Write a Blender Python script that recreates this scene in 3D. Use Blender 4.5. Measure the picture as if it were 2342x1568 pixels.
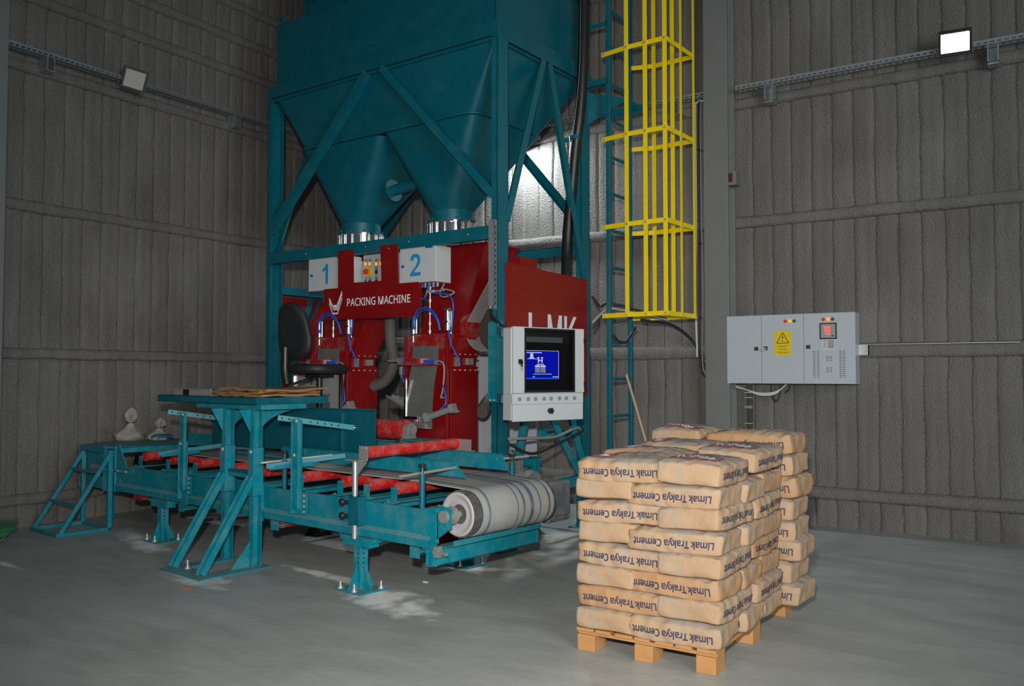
import bpy, bmesh, math, random
from mathutils import Vector, Matrix, noise
random.seed(7)
for o in list(bpy.data.objects): bpy.data.objects.remove(o)
S = bpy.context.scene
COL = S.collection
# ---------------------------------------------------------------- camera
cam = bpy.data.cameras.new('camera'); cam.sensor_width = 36.0; cam.lens = 36.0*1978.0/2342.0
cam.clip_start = 0.05; cam.clip_end = 100
co = bpy.data.objects.new('camera', cam); COL.objects.link(co)
co.matrix_world = Matrix(((0.83990937, 0.01974245, 0.54236748, 0.0), (0.54272663, -0.03097658, -0.83933798, 0.0),
                          (0.00023010, 0.99932512, -0.03673227, 1.5), (0, 0, 0, 1)))
S.camera = co
# ---------------------------------------------------------------- exposure, world, large lights
S.view_settings.view_transform = 'Standard'; S.view_settings.look = 'None'
S.view_settings.exposure = 0.0; S.view_settings.gamma = 1.0; S.view_settings.use_curve_mapping = False
W = bpy.data.worlds.new('World'); S.world = W; W.use_nodes = True
bg = W.node_tree.nodes['Background']; bg.inputs[0].default_value = (0.72, 0.85, 1.0, 1); bg.inputs[1].default_value = 0.066

def light(name, kind, loc, target, energy, color, **kw):
    l = bpy.data.lights.new(name, kind); l.energy = energy; l.color = color
    for k, v in kw.items(): setattr(l, k, v)
    o = bpy.data.objects.new(name, l); COL.objects.link(o); o.location = loc
    o.rotation_euler = (Vector(target)-Vector(loc)).to_track_quat('-Z', 'Y').to_euler()
    return o
# the photographer's flash, held just above the lens
light('flash', 'SPOT', (-0.05, -0.1, 1.88), (-3.3, 5.1, 1.42), 1250, (1.0, 0.95, 0.88), spot_size=math.radians(84), spot_blend=1.0, shadow_soft_size=0.06)
# daylight from the open gate of the hall, far right behind the camera
light('gate_daylight', 'AREA', (6.0, -1.0, 3.0), (-3.5, 5.5, 0.3), 520, (0.88, 0.95, 0.98), shape='RECTANGLE', size=4.5, size_y=4.5)

# ---------------------------------------------------------------- materials
def mat(name, base, rough=0.5, metal=0.0, dust=0.0, dustcol=(0.30, 0.30, 0.28), bump=0.0, bscale=60, spec=0.5, var=0.0, vscale=3.0, emit=None, estr=0.0, updust=0.0, dscale=5.0, coat=0.0, alpha=None):
    m = bpy.data.materials.new(name); m.use_nodes = True
    nt = m.node_tree; N = nt.nodes; L = nt.links; b = N['Principled BSDF']
    b.inputs['Base Color'].default_value = (*base, 1); b.inputs['Roughness'].default_value = rough
    b.inputs['Metallic'].default_value = metal; b.inputs['Specular IOR Level'].default_value = spec
    b.inputs['Coat Weight'].default_value = coat
    if alpha is not None: b.inputs['Alpha'].default_value = alpha
    if emit: b.inputs['Emission Color'].default_value = (*emit, 1); b.inputs['Emission Strength'].default_value = estr
    tc = N.new('ShaderNodeTexCoord'); geo = N.new('ShaderNodeNewGeometry')
    out = None
    if var > 0:
        n = N.new('ShaderNodeTexNoise'); n.inputs['Scale'].default_value = vscale; n.inputs['Detail'].default_value = 5
        L.new(tc.outputs['Object'], n.inputs['Vector'])
        mx = N.new('ShaderNodeMix'); mx.data_type = 'RGBA'
        mx.inputs[6].default_value = (*[c*(1-var) for c in base], 1); mx.inputs[7].default_value = (*[min(1, c*(1+var)) for c in base], 1)
        L.new(n.outputs['Fac'], mx.inputs[0]); out = mx.outputs[2]
    if dust > 0 or updust > 0:
        n = N.new('ShaderNodeTexNoise'); n.inputs['Scale'].default_value = dscale; n.inputs['Detail'].default_value = 8; n.inputs['Roughness'].default_value = 0.7
        L.new(tc.outputs['Object'], n.inputs['Vector'])
        r = N.new('ShaderNodeMapRange'); r.inputs[1].default_value = 0.45; r.inputs[2].default_value = 0.75; r.inputs[4].default_value = dust
        L.new(n.outputs['Fac'], r.inputs[0])
        sx = N.new('ShaderNodeSeparateXYZ'); L.new(geo.outputs['Normal'], sx.inputs[0])
        r2 = N.new('ShaderNodeMapRange'); r2.inputs[1].default_value = 0.35; r2.inputs[2].default_value = 0.95; r2.inputs[4].default_value = updust
        L.new(sx.outputs['Z'], r2.inputs[0])
        ad = N.new('ShaderNodeMath'); ad.operation = 'ADD'; ad.use_clamp = True
        L.new(r.outputs[0], ad.inputs[0]); L.new(r2.outputs[0], ad.inputs[1])
        mx = N.new('ShaderNodeMix'); mx.data_type = 'RGBA'; mx.inputs[7].default_value = (*dustcol, 1)
        L.new(ad.outputs[0], mx.inputs[0])
        if out: L.new(out, mx.inputs[6])
        else: mx.inputs[6].default_value = (*base, 1)
        out = mx.outputs[2]
        rr = N.new('ShaderNodeMapRange'); rr.inputs[3].default_value = rough; rr.inputs[4].default_value = 0.9
        L.new(ad.outputs[0], rr.inputs[0]); L.new(rr.outputs[0], b.inputs['Roughness'])
    if out: L.new(out, b.inputs['Base Color'])
    if bump > 0:
        n = N.new('ShaderNodeTexNoise'); n.inputs['Scale'].default_value = bscale; n.inputs['Detail'].default_value = 4
        L.new(tc.outputs['Object'], n.inputs['Vector'])
        bp = N.new('ShaderNodeBump'); bp.inputs['Strength'].default_value = 1.0; bp.inputs['Distance'].default_value = bump
        L.new(n.outputs['Fac'], bp.inputs['Height']); L.new(bp.outputs[0], b.inputs['Normal'])
    return m

TEAL = mat('teal_paint', (0.0, 0.105, 0.145), 0.38, dust=0.12, dustcol=(0.12, 0.25, 0.26), var=0.12, spec=0.4)
TEALD = mat('dusty_teal_paint', (0.0, 0.200, 0.265), 0.42, dust=0.40, dustcol=(0.16, 0.30, 0.30), updust=0.65, var=0.15, dscale=7, spec=0.4)
TEALB = mat('teal_paint_smooth_plate', (0.0, 0.088, 0.125), 0.33, dust=0.12, dustcol=(0.08, 0.2, 0.22), var=0.10, spec=0.4)
RED = mat('red_paint', (0.215, 0.003, 0.004), 0.33, dust=0.06, dustcol=(0.30, 0.10, 0.08), var=0.10)
REDD = mat('dusty_red_paint', (0.26, 0.006, 0.007), 0.42, dust=0.55, dustcol=(0.34, 0.22, 0.19), updust=0.6, dscale=9, var=0.15)
REDR = mat('dusty_red_roller', (0.52, 0.010, 0.010), 0.45, dust=0.75, dustcol=(0.36, 0.20, 0.18), updust=0.25, dscale=11)
YEL = mat('yellow_paint', (0.90, 0.66, 0.0), 0.45, dust=0.15, dustcol=(0.35, 0.22, 0.03), dscale=14)
KRAFT = mat('kraft_paper', (0.40, 0.228, 0.115), 0.8, dust=0.65, dustcol=(0.33, 0.28, 0.215), updust=0.40, bump=0.010, bscale=15, var=0.12, dscale=6, spec=0.2)
KRAFT2 = mat('kraft_paper_pale', (0.41, 0.265, 0.155), 0.8, dust=0.85, dustcol=(0.31, 0.29, 0.25), updust=0.40, bump=0.012, bscale=12, var=0.12, dscale=4, spec=0.2)
KRAFTB = mat('brown_empty_bag_paper', (0.30, 0.155, 0.06), 0.75, dust=0.4, dustcol=(0.16, 0.12, 0.09), bump=0.004, bscale=25, var=0.2, vscale=6)
INK = mat('navy_print', (0.035, 0.035, 0.075), 0.8, dust=0.2, dustcol=(0.18, 0.15, 0.15), dscale=20)
INKL = mat('faded_grey_print', (0.22, 0.22, 0.24), 0.85, dust=0.6, dustcol=(0.40, 0.34, 0.27), dscale=18)
MAROON = mat('maroon_print', (0.22, 0.06, 0.09), 0.8, dust=0.5, dustcol=(0.36, 0.28, 0.24), dscale=16)
INKW = mat('white_print', (0.66, 0.62, 0.60), 0.8)
WHITE = mat('white_powder_coat', (0.50, 0.54, 0.55), 0.42, var=0.03)
GREYC = mat('light_grey_powder_coat', (0.44, 0.49, 0.54), 0.45, var=0.03)
LOGOW = mat('white_lettering', (0.75, 0.76, 0.78), 0.5)
CYAN = mat('blue_numeral_vinyl', (0.02, 0.26, 0.55), 0.4)
STEEL = mat('stainless_steel', (0.62, 0.62, 0.62), 0.40, metal=0.65, var=0.1)
GALV = mat('galvanised_steel', (0.42, 0.46, 0.48), 0.42, metal=0.7, var=0.2, vscale=20)
CHROME = mat('chrome', (0.85, 0.85, 0.86), 0.12, metal=1.0)
STEELD = mat('dusty_steel', (0.36, 0.36, 0.34), 0.5, metal=0.5, dust=0.7, dustcol=(0.28, 0.28, 0.26))
BLACK = mat('black_plastic', (0.012, 0.012, 0.013), 0.45)
BLACKF = mat('black_upholstery', (0.014, 0.015, 0.017), 0.55, bump=0.001, bscale=150, dust=0.15, dustcol=(0.06, 0.065, 0.07))
RUBBER = mat('black_rubber_hose', (0.010, 0.010, 0.010), 0.4)
DHOSE = mat('dusty_grey_hose', (0.10, 0.10, 0.095), 0.7, dust=0.6, dustcol=(0.18, 0.18, 0.17))
BELT = mat('dusty_conveyor_belt', (0.36, 0.375, 0.36), 0.75, dust=0.7, dustcol=(0.52, 0.50, 0.45), dscale=3, bump=0.001, bscale=40)
LAG = mat('rubber_lagging', (0.07, 0.07, 0.07), 0.7, dust=0.6, dustcol=(0.22, 0.21, 0.2), dscale=14)
DISC = mat('pale_drum_end', (0.42, 0.40, 0.42), 0.6, dust=0.5, dustcol=(0.5, 0.47, 0.45))
MOTOR = mat('dust_caked_gearbox', (0.10, 0.12, 0.13), 0.85, dust=0.8, dustcol=(0.25, 0.26, 0.26), updust=0.8, dscale=12, bump=0.004, bscale=40)
WOOD = mat('pallet_wood', (0.46, 0.23, 0.08), 0.7, var=0.45, vscale=7, dust=0.55, dustcol=(0.22, 0.13, 0.07), dscale=7, bump=0.001, bscale=80)
STICK = mat('broom_wood', (0.48, 0.33, 0.22), 0.6, var=0.15, vscale=20)
BTUBE = mat('blue_air_tube', (0.01, 0.09, 0.50), 0.35)
GCABLE = mat('grey_cable', (0.25, 0.25, 0.25), 0.5)
WCABLE = mat('white_cable', (0.55, 0.55, 0.52), 0.5)
DCABLE = mat('dark_cable', (0.02, 0.022, 0.025), 0.5)
YGREEN = mat('earth_wire', (0.25, 0.30, 0.04), 0.5)
GREEN = mat('green_barrow_paint', (0.008, 0.20, 0.06), 0.45, dust=0.5, dustcol=(0.12, 0.22, 0.15), updust=0.5)
SACKW = mat('dirty_white_woven_sack', (0.42, 0.38, 0.33), 0.85, dust=0.6, dustcol=(0.25, 0.22, 0.19), bump=0.004, bscale=25, dscale=9)
SACKB = mat('blue_sack', (0.02, 0.11, 0.30), 0.7, dust=0.3, dustcol=(0.25, 0.3, 0.35))
SIGNY = mat('warning_sign_yellow', (0.72, 0.55, 0.0), 0.5)
LEDR = mat('red_lamp', (0.5, 0.01, 0.01), 0.25, emit=(1, 0.05, 0.03), estr=0.15)
LEDO = mat('orange_lamp', (0.9, 0.3, 0.02), 0.25, emit=(1, 0.35, 0.03), estr=0.8)
LEDG = mat('green_lamp', (0.0, 0.08, 0.02), 0.25, emit=(0.0, 0.3, 0.08), estr=0.1)
DIGIT = mat('red_led_digits', (0.5, 0.02, 0.01), 0.4, emit=(1.0, 0.10, 0.04), estr=1.3)
SCRB = mat('blue_screen', (0.0, 0.0, 0.2), 0.2, emit=(0.0, 0.005, 0.30), estr=0.9)
SCRL = mat('bright_screen_blue', (0.0, 0.05, 0.4), 0.2, emit=(0.02, 0.14, 0.72), estr=0.8)
SCRW = mat('white_screen_graphics', (0.2, 0.2, 0.2), 0.2, emit=(0.62, 0.66, 0.70), estr=0.8)
SCRG = mat('grey_screen_graphics', (0.1, 0.1, 0.12), 0.2, emit=(0.16, 0.2, 0.30), estr=0.8)
BEZEL = mat('monitor_bezel', (0.006, 0.006, 0.007), 0.25)
LAMPOFF = mat('unlit_lamp_glass', (0.40, 0.40, 0.38), 0.35)
LAMPON = mat('lit_led_panel', (1, 1, 1), 0.4, emit=(0.80, 0.93, 1.0), estr=70)
LAMPON2 = mat('lit_led_panel_behind', (1, 1, 1), 0.4, emit=(0.85, 0.95, 1.0), estr=480)
MESHW = mat('perforated_guard_steel', (0.50, 0.50, 0.47), 0.45, metal=0.4, dust=0.4, dustcol=(0.3, 0.28, 0.26))
DARKIN = mat('dark_interior', (0.01, 0.02, 0.025), 0.6)
ORANGE = mat('orange_scrap', (0.5, 0.12, 0.02), 0.6)
CONCOL = mat('grey_painted_column', (0.165, 0.172, 0.172), 0.7, var=0.12, vscale=3, bump=0.002, bscale=90, dust=0.3, dustcol=(0.25, 0.24, 0.22), dscale=30)
GLASS = bpy.data.materials.new('window_glass'); GLASS.use_nodes = True
_b = GLASS.node_tree.nodes['Principled BSDF']; _b.inputs['Base Color'].default_value = (0.0, 0.0, 0.0, 1)
_b.inputs['Roughness'].default_value = 0.03; _b.inputs['Alpha'].default_value = 0.10
PLEXI = mat('dusty_clear_plate', (0.30, 0.30, 0.29), 0.22, metal=0.6, dust=0.8, dustcol=(0.10, 0.10, 0.095), dscale=4)

def foam_mat():
    m = bpy.data.materials.new('sprayed_foam'); m.use_nodes = True
    nt = m.node_tree; N = nt.nodes; L = nt.links; b = N['Principled BSDF']; b.inputs['Roughness'].default_value = 0.85
    b.inputs['Specular IOR Level'].default_value = 0.25
    tc = N.new('ShaderNodeTexCoord')
    n1 = N.new('ShaderNodeTexNoise'); n1.inputs['Scale'].default_value = 55; n1.inputs['Detail'].default_value = 3
    n2 = N.new('ShaderNodeTexNoise'); n2.inputs['Scale'].default_value = 1.3; n2.inputs['Detail'].default_value = 3
    mp = N.new('ShaderNodeMapping'); mp.inputs['Scale'].default_value = (1, 1, 0.12)
    n3 = N.new('ShaderNodeTexNoise'); n3.inputs['Scale'].default_value = 9; n3.inputs['Detail'].default_value = 3
    L.new(tc.outputs['Object'], n1.inputs['Vector']); L.new(tc.outputs['Object'], n2.inputs['Vector'])
    L.new(tc.outputs['Object'], mp.inputs[0]); L.new(mp.outputs[0], n3.inputs['Vector'])
    cr = N.new('ShaderNodeValToRGB'); cr.color_ramp.elements[0].position = 0.32; cr.color_ramp.elements[0].color = (0.120, 0.114, 0.104, 1)
    cr.color_ramp.elements[1].position = 0.68; cr.color_ramp.elements[1].color = (0.225, 0.215, 0.198, 1)
    a = N.new('ShaderNodeMath'); a.operation = 'ADD'; a2 = N.new('ShaderNodeMath'); a2.operation = 'ADD'; d = N.new('ShaderNodeMath'); d.operation = 'DIVIDE'; d.inputs[1].default_value = 3
    L.new(n1.outputs['Fac'], a.inputs[0]); L.new(n2.outputs['Fac'], a.inputs[1]); L.new(a.outputs[0], a2.inputs[0]); L.new(n3.outputs['Fac'], a2.inputs[1])
    L.new(a2.outputs[0], d.inputs[0]); L.new(d.outputs[0], cr.inputs[0]); L.new(cr.outputs[0], b.inputs['Base Color'])
    bp = N.new('ShaderNodeBump'); bp.inputs['Strength'].default_value = 1.0; bp.inputs['Distance'].default_value = 0.017
    L.new(n1.outputs['Fac'], bp.inputs['Height']); L.new(bp.outputs[0], b.inputs['Normal'])
    return m
FOAM = foam_mat()

def floor_mat():
    m = bpy.data.materials.new('dusty_concrete_floor'); m.use_nodes = True
    nt = m.node_tree; N = nt.nodes; L = nt.links; b = N['Principled BSDF']
    tc = N.new('ShaderNodeTexCoord')
    def nz(scale, det, sc=(1, 1, 1), rot=0.0, dist=0.0):
        mp = N.new('ShaderNodeMapping'); mp.inputs['Scale'].default_value = sc; mp.inputs['Rotation'].default_value = (0, 0, rot)
        n = N.new('ShaderNodeTexNoise'); n.inputs['Scale'].default_value = scale; n.inputs['Detail'].default_value = det; n.inputs['Distortion'].default_value = dist
        L.new(tc.outputs['Object'], mp.inputs[0]); L.new(mp.outputs[0], n.inputs['Vector']); return n.outputs['Fac']
    def mth(op, x, y=None, clamp=False):
        k = N.new('ShaderNodeMath'); k.operation = op; k.use_clamp = clamp
        for i, v in enumerate((x, y)):
            if v is None: continue
            if isinstance(v, (int, float)): k.inputs[i].default_value = v
            else: L.new(v, k.inputs[i])
        return k.outputs[0]
    base = mth('ADD', mth('MULTIPLY', nz(0.9, 6), 0.55), mth('MULTIPLY', nz(2.2, 5, (1, 3.2, 1), 0.5, 0.6), 0.45))
    cr = N.new('ShaderNodeValToRGB'); cr.color_ramp.elements[0].position = 0.36; cr.color_ramp.elements[0].color = (0.31, 0.325, 0.31, 1)
    cr.color_ramp.elements[1].position = 0.66; cr.color_ramp.elements[1].color = (0.42, 0.44, 0.425, 1)
    L.new(base, cr.inputs[0])
    sep = N.new('ShaderNodeSeparateXYZ'); L.new(tc.outputs['Object'], sep.inputs[0])
    # spilled white cement, swept patches at the feet of the machines: centre, half axes, angle
    spots = [(-7.05, 4.80, 0.62, 0.16, -0.35, 0.8), (-4.62, 4.72, 0.55, 0.07, -0.15, 1.0), (-3.85, 4.45, 0.48, 0.20, -0.35, 1.0), (-3.92, 5.50, 0.34, 0.07, 0.5, 0.9),
             (-5.55, 4.22, 0.40, 0.12, -0.2, 0.7), (-5.3, 4.05, 0.3, 0.07, 0.0, 0.5), (-7.05, 3.62, 0.22, 0.04, -0.1, 0.7), (-4.1, 6.9, 0.8, 0.5, 0.4, 0.35), (-3.55, 6.4, 0.45, 0.2, 0.8, 0.4)]
    edge = nz(5.5, 7, (1, 1, 1), 0.0, 0.4); acc = None
    for cx, cy, ra, rb, an, st in spots:
        c, s = math.cos(an), math.sin(an)
        dx = mth('SUBTRACT', sep.outputs['X'], cx); dy = mth('SUBTRACT', sep.outputs['Y'], cy)
        u = mth('DIVIDE', mth('ADD', mth('MULTIPLY', dx, c), mth('MULTIPLY', dy, s)), ra)
        v = mth('DIVIDE', mth('SUBTRACT', mth('MULTIPLY', dy, c), mth('MULTIPLY', dx, s)), rb)
        r2 = mth('ADD', mth('MULTIPLY', u, u), mth('MULTIPLY', v, v))
        k = mth('MULTIPLY', mth('SUBTRACT', mth('MULTIPLY', edge, 2.2), mth('MULTIPLY', r2, 0.55), False), st)
        k = mth('SUBTRACT', k, 0.38*st, True); k = mth('MULTIPLY', k, 1.5, True)
        k = mth('MULTIPLY', k, mth('LESS_THAN', r2, 4.0))
        acc = k if acc is None else mth('MAXIMUM', acc, k)
    mx = N.new('ShaderNodeMix'); mx.data_type = 'RGBA'; mx.inputs[7].default_value = (0.97, 0.97, 0.95, 1)
    L.new(acc, mx.inputs[0]); L.new(cr.outputs[0], mx.inputs[6]); L.new(mx.outputs[2], b.inputs['Base Color'])
    rr = N.new('ShaderNodeMapRange'); rr.inputs[1].default_value = 0.35; rr.inputs[2].default_value = 0.65; rr.inputs[3].default_value = 0.42; rr.inputs[4].default_value = 0.7
    L.new(nz(1.5, 4, (1, 2.5, 1), 0.4), rr.inputs[0]); L.new(rr.outputs[0], b.inputs['Roughness'])
    bp = N.new('ShaderNodeBump'); bp.inputs['Distance'].default_value = 0.004; bp.inputs['Strength'].default_value = 0.5
    L.new(nz(18, 6), bp.inputs['Height']); L.new(bp.outputs[0], b.inputs['Normal'])
    return m
FLOOR = floor_mat()

# ---------------------------------------------------------------- mesh helpers
V = Vector
class B:
    """collects shapes of ONE part"""
    def __init__(s): s.v = []; s.f = []; s.sm = []
    def add(s, vs, fs, smooth=False):
        n = len(s.v); s.v += [V(p) for p in vs]
        for f in fs: s.f.append([i+n for i in f]); s.sm.append(smooth)
        return s
    def box(s, x0, x1, y0, y1, z0, z1):
        return s.hexa([(x0, y0, z0), (x1, y0, z0), (x1, y1, z0), (x0, y1, z0)], [(x0, y0, z1), (x1, y0, z1), (x1, y1, z1), (x0, y1, z1)])
    def hexa(s, a, b):
        n = len(a); fs = [list(range(n))[::-1], list(range(n, 2*n))]
        for i in range(n): j = (i+1) % n; fs.append([i, j, n+j, n+i])
        return s.add(list(a)+list(b), fs)
    def prism(s, poly, d):
        """extrude a planar 3d polygon by vector d"""
        d = V(d); return s.hexa([V(p) for p in poly], [V(p)+d for p in poly])
    def ext(s, p, q, u, rects, v=None):
        """extrude rectangles (u0,u1,v0,v1) of the section plane from p to q"""
        p = V(p); q = V(q); w = (q-p).normalized(); u = V(u); u = (u-w*u.dot(w)).normalized()
        v = w.cross(u) if v is None else (V(v)-w*V(v).dot(w)).normalized()
        for a0, a1, b0, b1 in rects:
            c = [u*a0+v*b0, u*a1+v*b0, u*a1+v*b1, u*a0+v*b1]
            s.hexa([p+k for k in c], [q+k for k in c])
        return s
    def bar(s, p, q, w, h=None, u=(0, 0, 1)):
        h = w if h is None else h
        if abs((V(q)-V(p)).normalized().dot(V(u).normalized())) > 0.98: u = (1, 0, 0)
        return s.ext(p, q, u, [(-h/2, h/2, -w/2, w/2)])
    def ring_loft(s, rings, cap=True, smooth=True, closed=False):
        n = len(rings[0]); vs = [p for r in rings for p in r]; fs = []
        m = len(rings)
        for k in range(m if closed else m-1):
            a = k*n; b = ((k+1) % m)*n
            for i in range(n): j = (i+1) % n; fs.append([a+i, a+j, b+j, b+i])
        s.add(vs, fs, smooth)
        if cap and not closed:
            s.add(rings[0], [list(range(n))[::-1]]); s.add(rings[-1], [list(range(n))])
        return s
    def cyl(s, p, q, r, n=20, r2=None, cap=True):
        p = V(p); q = V(q); w = (q-p).normalized(); u = w.orthogonal().normalized(); v = w.cross(u); r2 = r if r2 is None else r2
        def ring(c, rr): return [c+u*rr*math.cos(2*math.pi*i/n)+v*rr*math.sin(2*math.pi*i/n) for i in range(n)]
        return s.ring_loft([ring(p, r), ring(q, r2)], cap)
    def tube(s, pts, r, n=10, sub=6, rib=0.0):
        pts = [V(p) for p in pts]; P = []
        if len(pts) > 2:
            e = [pts[0]*2-pts[1]]+pts+[pts[-1]*2-pts[-2]]
            for i in range(1, len(e)-2):
                for k in range(sub):
                    t = k/sub; a, b, c, d = e[i-1], e[i], e[i+1], e[i+2]
                    P.append(0.5*((2*b)+(c-a)*t+(2*a-5*b+4*c-d)*t*t+(3*b-a-3*c+d)*t*t*t))
            P.append(pts[-1])
        else: P = pts
        rings = []; u = None
        for i, p in enumerate(P):
            w = (P[min(i+1, len(P)-1)]-P[max(i-1, 0)]).normalized()
            u = w.orthogonal().normalized() if u is None else (u-w*u.dot(w)).normalized()
            v = w.cross(u); rr = r+(rib if i % 2 else 0)
            rings.append([p+u*rr*math.cos(2*math.pi*k/n)+v*rr*math.sin(2*math.pi*k/n) for k in range(n)])
        return s.ring_loft(rings)
    def sphere(s, c, rx, ry=None, rz=None, n=16, m=10):
        ry = rx if ry is None else ry; rz = rx if rz is None else rz; c = V(c); rings = []
        for j in range(1, m):
            t = math.pi*j/m
            rings.append([c+V((rx*math.sin(t)*math.cos(2*math.pi*i/n), ry*math.sin(t)*math.sin(2*math.pi*i/n), rz*math.cos(t))) for i in range(n)])
        return s.ring_loft(rings)
    def bolt(s, p, d, r=0.011, h=0.012):
        p = V(p); d = V(d).normalized(); s.cyl(p, p+d*h*0.4, r*1.5, 12); return s.cyl(p, p+d*h, r, 6)

def frame(ox, oy, deg):
    return Matrix.Translation((ox, oy, 0)) @ Matrix.Rotation(math.radians(deg), 4, 'Z')
WF = Matrix.Identity(4)
MF = frame(-4.1138, 6.1350, -3.0)      # silo and packing machine
CF = frame(-4.1989, 4.5512, -7.4)      # belt conveyor
TF = frame(-3.744, 5.801, 69.3)        # operator terminal

def mesh(name, b, m, bevel=0.0, origin=(0, 0, 0)):
    me = bpy.data.meshes.new(name); o = V(origin)
    me.from_pydata([p-o for p in b.v], [], b.f)
    for i, p in enumerate(me.polygons): p.use_smooth = b.sm[i]
    bm = bmesh.new(); bm.from_mesh(me); bmesh.ops.recalc_face_normals(bm, faces=bm.faces[:]); bm.to_mesh(me); bm.free()
    me.materials.append(m); me.update()
    return me
def tag(o, label=None, cat=None, group=None, kind=None):
    if label: o['label'] = label
    if cat: o['category'] = cat
    if group: o['group'] = group
    if kind: o['kind'] = kind
    return o
def thing(name, label, cat, fr=WF, base=(0, 0, 0), group=None):
    o = bpy.data.objects.new(name, None); COL.objects.link(o); o.empty_display_size = 0.1
    o.matrix_world = fr @ Matrix.Translation(base); BASE[o.name] = V(base)
    return tag(o, label, cat, group)
BASE = {}
def part(name, b, m, par, label=None, bevel=0.0, kind=None):
    base = BASE[par.name]
    o = bpy.data.objects.new(name, mesh(name, b, m, origin=base)); COL.objects.link(o); o.parent = par; BASE[o.name] = base
    if bevel: addbevel(o, bevel)
    return tag(o, label, None, None, kind)
def pieces(name, b, m, par, label=None):
    """one part per touching island of the shape (bolts, nuts, fittings)"""
    par_ = list(range(len(b.v)))
    def find(i):
        while par_[i] != i: par_[i] = par_[par_[i]]; i = par_[i]
        return i
    for f in b.f:
        for i in f[1:]: par_[find(i)] = find(f[0])
    isl = {}
    for i in range(len(b.v)): isl.setdefault(find(i), []).append(i)
    boxes = []
    for vs in isl.values():
        lo = V([min(b.v[i][k] for i in vs)-0.002 for k in range(3)]); hi = V([max(b.v[i][k] for i in vs)+0.002 for k in range(3)]); boxes.append([lo, hi, set(vs)])
    ch = True
    while ch:
        ch = False
        for i in range(len(boxes)):
            for j in range(i+1, len(boxes)):
                A, C_ = boxes[i], boxes[j]
                if all(A[0][k] <= C_[1][k] and C_[0][k] <= A[1][k] for k in range(3)):
                    boxes[i] = [V([min(A[0][k], C_[0][k]) for k in range(3)]), V([max(A[1][k], C_[1][k]) for k in range(3)]), A[2] | C_[2]]; del boxes[j]; ch = True; break
            if ch: break
    for lo, hi, vs in boxes:
        nb = B(); mp = {}
        for i in sorted(vs): mp[i] = len(nb.v); nb.v.append(b.v[i])
        for f, sm in zip(b.f, b.sm):
            if f[0] in mp: nb.f.append([mp[i] for i in f]); nb.sm.append(sm)
        part(name, nb, m, par, label)
def solo(name, b, m, label, cat, fr=WF, base=(0, 0, 0), group=None, bevel=0.0):
    o = bpy.data.objects.new(name, mesh(name, b, m, origin=base)); COL.objects.link(o)
    o.matrix_world = fr @ Matrix.Translation(base); BASE[o.name] = V(base)
    if bevel: addbevel(o, bevel)
    return tag(o, label, cat, group)
def struct(name, b, m, bevel=0.0):
    o = bpy.data.objects.new(name, mesh(name, b, m)); COL.objects.link(o); o['kind'] = 'structure'; BASE[o.name] = V((0, 0, 0))
    if bevel: addbevel(o, bevel)
    return o
def addbevel(o, w):
    k = o.modifiers.new('bevel', 'BEVEL'); k.width = w; k.segments = 2; k.limit_method = 'ANGLE'; k.angle_limit = math.radians(40)
def dup(root, mw, label=None, group=None):
    r = root.copy(); COL.objects.link(r); r.matrix_world = mw
    if label: r['label'] = label
    if group: r['group'] = group
    for ch in root.children:
        c = ch.copy(); COL.objects.link(c); c.parent = r
        for g in ch.children:
            d = g.copy(); COL.objects.link(d); d.parent = c
    return r
FONT = None
try:
    import os
    _p = os.path.join(bpy.utils.system_resource('DATAFILES'), 'fonts', 'NotoSansHebrew-Regular.woff2')     # the sans serif font that ships inside Blender
    if os.path.exists(_p): FONT = bpy.data.fonts.load(_p)
except Exception: FONT = None
def textgeo(s, size=1.0, bold=0.0, sx=1.0, align='CENTER'):
    """flat letter outlines as (verts2d, faces) centred on the origin"""
    cu = bpy.data.curves.new('t', 'FONT'); cu.body = s; cu.size = size
    if FONT: cu.font = FONT
    cu.size = size; cu.offset = bold; cu.align_x = align; cu.align_y = 'CENTER'; cu.resolution_u = 2
    ob = bpy.data.objects.new('t', cu); COL.objects.link(ob); bpy.context.view_layer.update()
    me = bpy.data.meshes.new_from_object(ob.evaluated_get(bpy.context.evaluated_depsgraph_get()))
    vs = [(v.co.x*sx, v.co.y) for v in me.vertices]; fs = [list(p.vertices) for p in me.polygons]
    bpy.data.objects.remove(ob); bpy.data.meshes.remove(me); return vs, fs
def text(b, s, c, ux, uy, size, bold=0.0, sx=1.0, align='CENTER', fit=None):
    vs, fs = textgeo(s, size, bold, sx, align); c = V(c); ux = V(ux).normalized(); uy = V(uy).normalized()
    if fit:
        x0 = min(v[0] for v in vs); x1 = max(v[0] for v in vs); y0 = min(v[1] for v in vs); y1 = max(v[1] for v in vs)
        vs = [((x-(x0+x1)/2)*fit[0]/(x1-x0), (y-(y0+y1)/2)*fit[1]/(y1-y0)) for x, y in vs]
    return b.add([c+ux*x+uy*y for x, y in vs], fs)

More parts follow.
